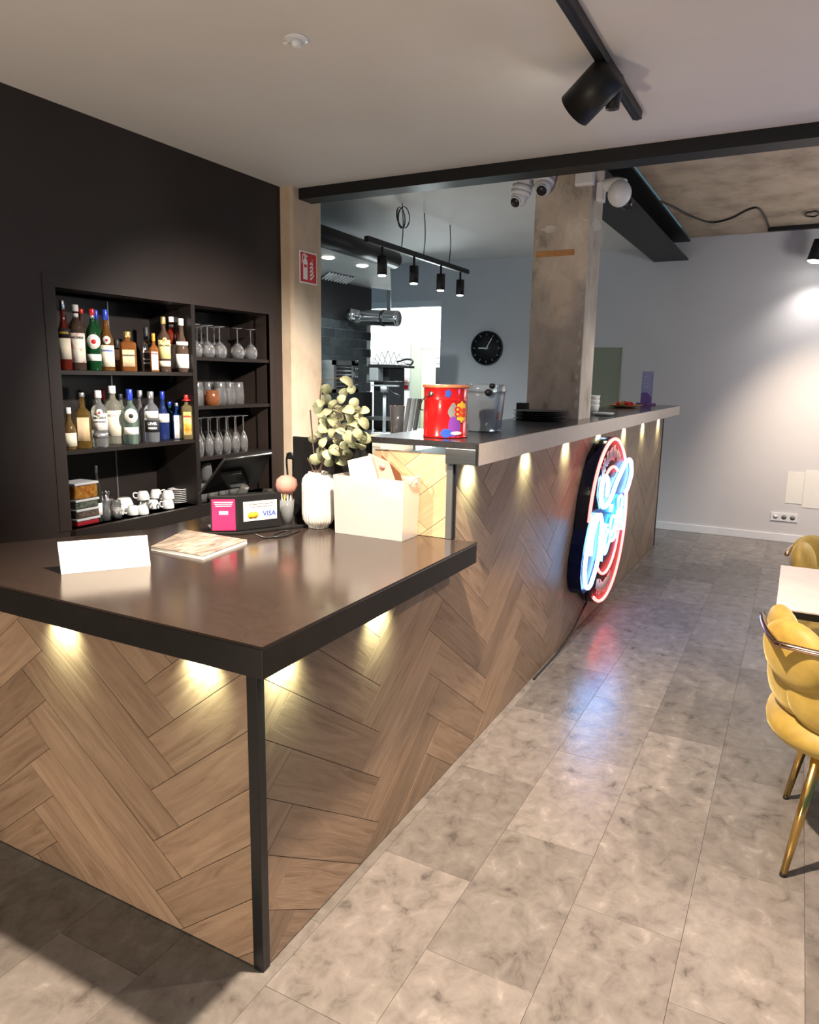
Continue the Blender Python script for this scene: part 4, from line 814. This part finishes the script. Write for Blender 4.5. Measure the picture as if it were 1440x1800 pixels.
# rear left track with four spots, hung on wires
RX = -1.70
rp = lambda u, v: pt(u, v, 'x', RX)
ra, rb_ = rp(644, 420), rp(822, 478); rz = (ra.z+rb_.z)/2
rt = thing('hanging_track', 'black track hung from the rear ceiling with four lit spots', 'lamp', (RX, 0, rz))
obj('track', MB().box(-.018, .018, ra.y, rb_.y, -.02, .02), 'black', rt, bevel=.003)
for i, (u, v) in enumerate(((672, 455), (728, 470), (775, 490), (809, 500))):
    y = rp(u, v).y
    h_ = obj('spot_head', MB().cyl((0, y, -.085), (0, y, -.215), .036, .036, 20).cyl((0, y, -.02), (0, y, -.085), .009), 'black', rt)
    obj('bulb', MB().cyl((0, y, -.214), (0, y, -.222), .030, .026, 20), 'lens', h_)
    spot((RX, y, rz-.235), (RX+.25, y-.3, 0), 62, 130, COOL, 1)
for u in (706, 745, 790):
    y = rp(u, 440).y; obj('wire', MB().tube(curve([(0, y, .02), (.006, y+.01, .5*(H2-rz)), (0, y, H2-rz)], 5), .004), 'plastic', rt)
y = rp(707, 440).y; obj('cable_coil', MB().tube([(.02*math.cos(a*.2), y+.075*math.cos(a*.42), H2-rz-.10+.075*math.sin(a*.42)) for a in range(60)], .0035, 6), 'plastic', rt)
# ================================================================== kitchen behind
HZ = 2.35
hdg = thing('extractor_hood', 'flat grey extractor hood with a slatted filter hanging over the kitchen', 'hood', (0, 0, HZ))
obj('canopy', MB().prism([(TX+.001, 2.72), (-1.90, 2.72), (-1.95, 4.04), (-2.72, 5.42), (TX+.001, 5.12)], 0, .10), 'hood', hdg)
obj('rolled_edge', MB().cyl((-1.875, 2.72, .06), (-1.925, 4.06, .06), .07, .07, 24), 'black', hdg)
fr = [pt(u, v, 'z', HZ-.004) for u, v in ((580, 478), (622, 487), (566, 525), (530, 515))]
obj('filter_tray', MB().prism([(p.x, p.y) for p in fr], -.004, -.0005), 'plastic', hdg)
for k in range(9):
    a, b = fr[0].lerp(fr[1], k/8), fr[3].lerp(fr[2], k/8); obj('filter_slat', MB().tube([V((a.x, a.y, -.012)), V((b.x, b.y, -.012))], .011, 6), 'offwhite', hdg)
for (u, v) in ((577, 455), (637, 469)):
    p = pt(u, v, 'z', HZ-.01); obj('hood_lamp', MB().lathe([(.040, -.008), (.048, -.0005)], 18, Matrix.Translation((p.x, p.y, 0))), 'lens', hdg)
spot((-2.16, 3.6, HZ-.03), (-2.5, 4.0, 1.0), 90, 140, COOL, .6)
hw4 = thing('hood_hanger', 'steel rods holding the extractor hood from the rear ceiling', 'rod', (0, 0, 0))
obj('rods', MB().cyl((-2.0, 3.0, HZ+.1005), (-2.0, 3.0, H2-.0005), .006), 'steel', hw4)
db = struct('wall_shade_dark', MB().box(TX-.001, TX+.006, 3.6, TY1, 1.985, 2.34), 'plastic')  # black strip that paints in the shade on the wall above the tiles
fx = thing('flexible_duct', 'silver ribbed flexible duct crossing above the bright doorway', 'duct', (0, 0, 0))
mbx = MB(); fy = 4.75; fa, fb = pt(630, 558, 'y', fy), pt(700, 560, 'y', fy); d = fb-fa; prf = []
for i in range(45): prf.append((.068+(.004 if i % 2 else 0), d.length*i/44))
X = Matrix.Translation(fa) @ d.to_track_quat('Z', 'Y').to_matrix().to_4x4(); mbx.lathe(prf, 24, X); obj('ribbed_hose', mbx, 'chrome', fx)
obj('clamp', MB().lathe([(.074, d.length*.62), (.074, d.length*.68)], 24, X), 'plastic', fx); obj('elbow', MB().ball(fa, .074, 20, sc=(1.1, 1, 1)).cyl(fa, fa+V((.0, -.15, .02)), .076, .05), 'chrome', fx)
pp = thing('steel_pipe', 'thin steel pipe dropping from the rear ceiling by the doorway', 'pipe', (0, 0, 0))
p = pt(684, 500, 'y', 5.7); obj('pipe', MB().cyl((p.x, 5.7, H2), (p.x, 5.7, fa.z+.12), .022), 'hood', pp); obj('valve', MB().cyl((p.x-.07, 5.68, p.z-.02), (p.x, 5.68, p.z-.02), .016), 'chrome', pp)
ov = thing('oven', 'stainless oven with shelves below the black tiles', 'oven', (TX, 0, 0))
oy0, oy1 = pt(587, 660, 'x', TX+.30).y, pt(630, 660, 'x', TX+.30).y; oz0, oz1 = pt(608, 690, 'x', TX+.30).z, pt(608, 634, 'x', TX+.30).z
obj('case', MB().box(.012, .28, oy0, oy1, oz0, oz1), 'steel', ov)
obj('front_frame', MB().box(.28, .30, oy0, oy1, oz1-.04, oz1).box(.28, .30, oy0, oy1, oz0, oz0+.03).box(.28, .30, oy0, oy0+.04, oz0, oz1).box(.28, .30, oy1-.11, oy1, oz0, oz1), 'steel', ov)
obj('window', MB().box(.281, .285, oy0+.04, oy1-.11, oz0+.03, oz1-.04), 'plastic', ov)
for k in range(6): z = oz0+.05+(oz1-oz0-.11)*k/5; obj('rack', MB().box(.286, .296, oy0+.04, oy1-.11, z, z+.010), 'chrome', ov)
for k in range(4): obj('knob', MB().cyl((.30, oy1-.05, oz0+.06+.07*k), (.318, oy1-.05, oz0+.06+.07*k), .018), 'plastic', ov)
obj('stand', MB().box(.012, .30, oy0-.05, oy1+.25, 0.0, oz0-.001), 'black', ov)
# back work table with kitchen gear
kt = thing('kitchen_counter', 'dark kitchen counter with a steel top behind the bar', 'counter', (0, 0, 0))
KX0, KX1, KY0, KY1, KZ = -2.44, -1.75, 3.2, 5.0, 1.0
obj('body', MB().box(KX0, KX1, KY0, KY1, 0, KZ-.03), 'black', kt); obj('top', MB().box(KX0-.01, KX1+.02, KY0-.02, KY1+.02, KZ-.03, KZ), 'steel', kt, bevel=.003)
def kp(u, v, y): return pt(u, v, 'y', y)
cm = thing('coffee_machine', 'dark grey coffee machine in front of the bright doorway', 'machine', (0, 0, 0))
a, b = kp(650, 646, 4.6), kp(674, 703, 4.6)
obj('body', MB().box(KX0+.01, b.x+.06, 4.6, 4.9, KZ+.001, a.z), 'plastic', cm, bevel=.01); obj('tray', MB().box(KX0+.01, b.x+.16, 4.5, 4.9, a.z, a.z+.02), 'black', cm)
obj('front_block', MB().box(KX0+.02, b.x+.0, 4.50, 4.6, a.z-.12, a.z-.0), 'grey', cm, bevel=.01); obj('drip_tray', MB().box(KX0+.02, b.x+.15, 4.45, 4.6, KZ+.10, KZ+.13), 'steel', cm)
wb = thing('wire_basket', 'wire basket of kitchen tools on top of the coffee machine', 'basket', ((a.x+b.x)/2+.05, 4.72, a.z+.0245))
for k in range(9): t_ = PI*k/8; obj('wire', MB().tube([(.15*math.cos(t_), -.08, .01), (.17*math.cos(t_), 0, .10*math.sin(t_)+.03), (.15*math.cos(t_), .08, .01)], .003, 5), 'chrome', wb)
obj('wire', MB().tube([(-.16, -.08, .002), (.16, -.08, .002), (.16, .08, .002), (-.16, .08, .002)], .004, 5, True), 'chrome', wb); obj('handle', MB().tube(curve([(.10, 0, .03), (.20, 0, .055), (.26, 0, .04), (.24, 0, .005), (.20, 0, .012)], 5), .009), 'plastic', wb)
wt = thing('wall_notice', 'white notice sheet with a red print hanging by the doorway', 'notice', kp(712, 676, 5.16))
obj('sheet', MB().box(-.05, .05, 0, .003, -.06, .07), 'paper', wt); obj('red_print', MB().box(-.035, .035, -.001, 0, -.045, -.005), 'red', wt); obj('red_print', MB().box(-.03, .03, -.001, 0, .01, .045), 'bush', wt)
trp = thing('juice_press', 'dark manual juice press on a post on the kitchen counter', 'press', (kp(676, 700, 4.1).x, 4.1, KZ+.001))
zc = kp(676, 690, 4.1).z-KZ
obj('post', MB().cyl((0, 0, .02), (0, 0, zc), .014), 'hood', trp); obj('base', MB().box(-.09, .09, -.07, .07, 0, .02), 'hood', trp); obj('head', MB().cyl((0, 0, zc), (0, 0, zc+.05), .035).box(-.13, .13, -.02, .02, zc+.05, zc+.062), 'grey', trp)
obj('lever', MB().tube([(.02, 0, zc+.02), (.11, 0, zc-.01), (.14, 0, zc-.03)], [.006, .006, .012], 8), 'plastic', trp); obj('tool_rail', MB().tube([(-.16, -.01, zc+.09), (.18, -.01, zc+.09)], .005), 'plastic', trp)
# back bench just behind the high worktop with trays and leaflet holders
bt = thing('serving_bench', 'dark serving bench behind the high worktop', 'bench', (0, 0, 0))
BZ = 1.12; obj('body', MB().box(-1.10, -.62, 1.6, 2.72, 0, BZ-.03), 'black', bt); obj('top', MB().box(-1.12, -.60, 1.58, 2.74, BZ-.03, BZ), 'htop', bt, bevel=.003)
def snack_tray(label, u, v, y, wd, col):
    p = kp(u, v, y); t = thing('snack_tray', label, 'tray', (p.x, y, BZ))
    obj('tray', MB().prism([(-wd, -.06), (wd, -.06), (wd, .06), (-wd, .06)], .0006, .008).box(-wd, wd, -.062, -.058, .008, .045).box(-wd, wd, .058, .062, .008, .045).box(-wd-.002, -wd+.002, -.06, .06, .008, .045).box(wd-.002, wd+.002, -.06, .06, .008, .045), cream, t)
    obj('sweets', MB().box(-wd+.004, wd-.004, -.055, .055, .009, .055), col, t, bevel=.012)
snack_tray('pale tray of orange sweets behind the high worktop, nearer the plant', 664, 757, 2.20, .055, orng); snack_tray('pale tray of orange and red sweets beside the pink straw glass', 698, 757, 2.02, .062, fill[3])
p = kp(698, 742, 2.35); sg_ = thing('straw_glass', 'glass of pink straws behind the sweet trays', 'glass', (p.x, 2.35, BZ))
gh = kp(698, 713, 2.35).z-BZ
obj('side', MB().lathe([(.030, .0006), (.044, gh), (.041, gh), (.027, .006), (.001, .006)], 20), 'glass', sg_)
for i in range(8): a = i*.8; o = obj('straw', MB().tube([(.015*math.cos(a), .015*math.sin(a), .008), (.036*math.cos(a), .036*math.sin(a), gh*1.0)], .004, 6), ['pink', 'bush'][i % 2], None, (p.x, 2.35, BZ)); cn = ['deep', 'pale'][i % 2]; tag(o, cn+' pink straw in the glass behind the sweet trays', 'straw', cn+' pink straws in the glass')
p = kp(722, 745, 2.5); lh = thing('leaflet_holder', 'clear holder of grey menus next to the red tin', 'holder', (p.x, 2.5, BZ), .2)
lz = kp(722, 700, 2.5).z-BZ
for i in range(3): obj('menu', MB().prism([(-.05+.03*i, .012), (-.035+.03*i, .012), (.0+.03*i, lz), (-.015+.03*i, lz)], -.02, .02, Matrix(((1, 0, 0, 0), (0, 0, 1, 0), (0, 1, 0, 0), (0, 0, 0, 1)))), ['hood', 'offwhite', 'hood'][i], lh)
obj('base', MB().box(-.07, .09, -.04, .04, .0006, .012), 'plastic', lh)
# ================================================================== back wall fittings
ck = pt(855.5, 612, 'y', YW-.02); cr_ = 29.5/FPX*dep(ck)
cl_ = thing('wall_clock', 'round black wall clock with white hands on the back wall', 'clock', (ck.x, YW-.001, ck.z))
FY = Matrix(((1, 0, 0, 0), (0, 0, -1, 0), (0, 1, 0, 0), (0, 0, 0, 1)))
obj('case', MB().lathe([(cr_, 0), (cr_, .03), (cr_*.95, .034), (cr_*.93, .026)], 48, FY), 'plastic', cl_); obj('dial', MB().lathe([(cr_*.935, .02), (cr_*.935, .0262)], 48, FY), 'black', cl_)
for k in range(12):
    a = k*PI/6; Xk = FY @ Matrix.Rotation(-a, 4, 'Z'); obj('hour_mark', MB().box(-.004, .004, cr_*.74, cr_*.86, .0262, .0272, Xk), 'hood', cl_)
for ang, ln, wd in ((30, .66, .0045), (-90, .50, .006)):
    Xk = FY @ Matrix.Rotation(-math.radians(ang), 4, 'Z'); obj('hand', MB().box(-wd, wd, -.02, cr_*ln, .028, .030, Xk), 'signwhite', cl_)
q0, q1 = pt(1047, 611, 'y', YW), pt(1088, 706, 'y', YW)
wp2 = thing('wall_hatch', 'olive grey flat hatch panel on the back wall right of the pillar', 'panel', ((q0.x+q1.x)/2-.08, YW-.001, (q0.z+1.20)/2))
hw2, hh2 = (q1.x-q0.x)/2+.08, (q0.z-1.20)/2
obj('panel', MB().box(-hw2, hw2, -.008, 0, -hh2, hh2), 'olive', wp2); obj('rim', MB().box(-hw2, hw2, -.012, -.008, hh2-.012, hh2).box(hw2-.012, hw2, -.012, -.008, -hh2, hh2-.012), 'olive', wp2)
so = thing('wall_socket', 'white double power socket low on the back wall', 'socket', ((.918+1.153)/2, YW-.001, .238))
obj('plate', MB().box(-.115, .115, -.010, 0, -.040, .040), 'offwhite', so, bevel=.003)
for k in (-1, 0, 1): obj('socket_well', MB().lathe([(.020, .010), (.022, .012)], 18, FY @ Matrix.Translation((.072*k, 0, 0))), 'grey' if k > -1 else 'offwhite', so)
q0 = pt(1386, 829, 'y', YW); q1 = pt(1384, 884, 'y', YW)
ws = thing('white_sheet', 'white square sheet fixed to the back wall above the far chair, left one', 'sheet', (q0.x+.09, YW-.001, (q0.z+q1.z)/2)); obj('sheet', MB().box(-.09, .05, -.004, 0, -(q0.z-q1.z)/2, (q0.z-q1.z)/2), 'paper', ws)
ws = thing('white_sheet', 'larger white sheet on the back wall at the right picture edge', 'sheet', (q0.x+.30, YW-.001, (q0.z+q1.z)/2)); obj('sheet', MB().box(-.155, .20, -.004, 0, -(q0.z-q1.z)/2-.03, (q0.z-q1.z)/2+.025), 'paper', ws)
spot((1.10, 5.15, 2.34), (1.45, 6.42, .40), 150, 80, WARM, 1)
# right rear track, lamp and cable on the raw slab
tr2 = thing('slab_track', 'black track under the raw concrete slab with a black spot lamp', 'lamp', (0, 0, H3))
ta = pt(1350, 404, 'z', H3-.02)
obj('track', MB().box(ta.x, 2.6, ta.y-.02, ta.y+.02, -.035, -.0005), 'black', tr2)
lp = pt(1437, 452, 'y', ta.y); lh_ = obj('spot_head', MB().cyl((lp.x+.02, ta.y, lp.z+.14-H3), (lp.x-.005, ta.y, lp.z-.03-H3), .060, .075, 24).cyl((lp.x+.03, ta.y, -.03), (lp.x+.02, ta.y, lp.z+.14-H3), .012), 'black', tr2)
obj('bulb', MB().cyl((lp.x-.005, ta.y, lp.z-.028-H3), (lp.x-.006, ta.y, lp.z-.045-H3), .070, .05, 20), 'lens', lh_)
spot((lp.x-.01, ta.y, lp.z-.09), (lp.x+.15, 6.30, .6), 16, 125, NEUT, 1)
sc3 = thing('slab_cable', 'dark cable looping across the raw concrete slab', 'cable', (0, 0, 0))
obj('wire', MB().tube(curve([pt(u, v, 'z', H3-.008) for u, v in ((1152, 351), (1180, 362), (1215, 380), (1250, 391), (1285, 384), (1315, 369), (1332, 366), (1344, 380), (1352, 401))], 6), .008, 6), 'plastic', sc3)
rc = thing('slab_ring', 'dark round cable ring hanging under the raw slab', 'cable', pt(1428, 375, 'z', H3-.01))
obj('ring', MB().tube([(.05*math.cos(a*.26), .10*math.sin(a*.26), -.006+.002*math.sin(a)) for a in range(25)], .007, 6), 'plastic', rc)
# ================================================================== table and gold shell chairs
TZ = .75
tt = thing('dining_table', 'dining table with a pale pinkish top and black edge between the gold chairs', 'table', (1.72, 1.74, 0))
txa, tya, tyb = 1.057-1.72, 1.408-1.74, 2.067-1.74
obj('top', MB().box(txa, .66, tya, tyb, TZ-.006, TZ), 'tabletop', tt, bevel=.001); obj('edge', MB().box(txa, .66, tya, tyb, TZ-.03, TZ-.006), 'black', tt, bevel=.001)
obj('pedestal', MB().cyl((0, 0, .02), (0, 0, TZ-.03), .035).lathe([(.25, TZ-.045), (.25, TZ-.031)], 24), 'black', tt); obj('foot', MB().box(-.30, .30, -.2, .2, 0, .02), 'black', tt, bevel=.004)
def pillow(a, b, c, X, n=30, pw=2.6):             # puffed superellipse cushion: half sizes a, b, thickness c
    mb = MB(); m = 14; vs = []
    for i in range(m+1):
        t_ = -PI/2+PI*i/m; ct, st = abs(math.cos(t_))**.75, math.sin(t_)
        for j in range(n):
            q = 2*PI*j/n; cq, sq_ = math.cos(q), math.sin(q)
            vs.append((a*ct*math.copysign(abs(cq)**(2/pw), cq), b*ct*math.copysign(abs(sq_)**(2/pw), sq_), c*st))
    fs = [(i*n+j, i*n+(j+1) % n, (i+1)*n+(j+1) % n, (i+1)*n+j) for i in range(m) for j in range(n)]
    return mb.add(vs, fs, True, X)
def shell_chair(label, loc, rz):
    """gold shell chair; local +y is the front, the back wraps round -y"""
    t = thing('shell_chair', label, 'chair', loc, rz)
    zs = .43
    obj('seat', pillow(.305, .27, .085, Matrix.Translation((0, .02, zs-.005))), 'velvet', t)
    seat = t.children[0]
    obj('seat_seam', MB().tube(curve([(0, -.228, zs+.03), (0, -.232, zs), (0, -.20, zs-.055), (0, -.10, zs-.082)], 4), .004, 6), 'velvet', seat)
    R1 = .275
    def sqr(a): return max(abs(math.cos(a)), abs(math.sin(a)))**-.55
    def petal(ang, z, w_, h, r, tilt, th):
        a = math.radians(ang); out = V((math.cos(a), math.sin(a), 0)); tan_ = V((-math.sin(a), math.cos(a), 0)); up = (V((0, 0, 1))+out*tilt).normalized()
        X = frame(out*r*sqr(a)+V((0, .03, z)), tan_, up)
        return obj('back_petal', pillow(w_, h, th, X, 30, 2.2), 'velvet', t)
    for ang, z in ((192, .685), (222, .690), (255, .700), (285, .700), (318, .690), (348, .685)): petal(ang, z, .125, .110, R1, .20, .045)
    for ang, z in ((205, .575), (240, .565), (270, .56), (300, .565), (335, .575)): petal(ang, z, .130, .105, R1-.02, .10, .044)
    pts = []
    for i in range(33):
        a = math.radians(180+180*i/32); pts.append(((R1+.070)*sqr(a)*math.cos(a), (R1+.064)*sqr(a)*math.sin(a)+.03, .742))
    obj('back_rail', MB().tube(pts, .010, 10), 'rail', t)
    for sx in (-1, 1):
        for sy_, ly in ((1, .235), (-1, -.245)):
            lg = obj('leg', MB().cyl((sx*.205, ly, 0.012), (sx*.150, ly*.74, zs-.05), .0105, .018, 14), 'gold', t)
            obj('foot_cap', MB().cyl((sx*.206, ly, 0), (sx*.2055, ly, .012), .0105, .0105, 14), 'plastic', lg)
    return t
ch = shell_chair('gold velvet shell chair with brass legs, back toward us, at the near table side', (1.365, 1.31, 0), 0)
dup(ch, (1.42, 2.36, 0), PI, 'gold velvet shell chair on the far side of the pale table')
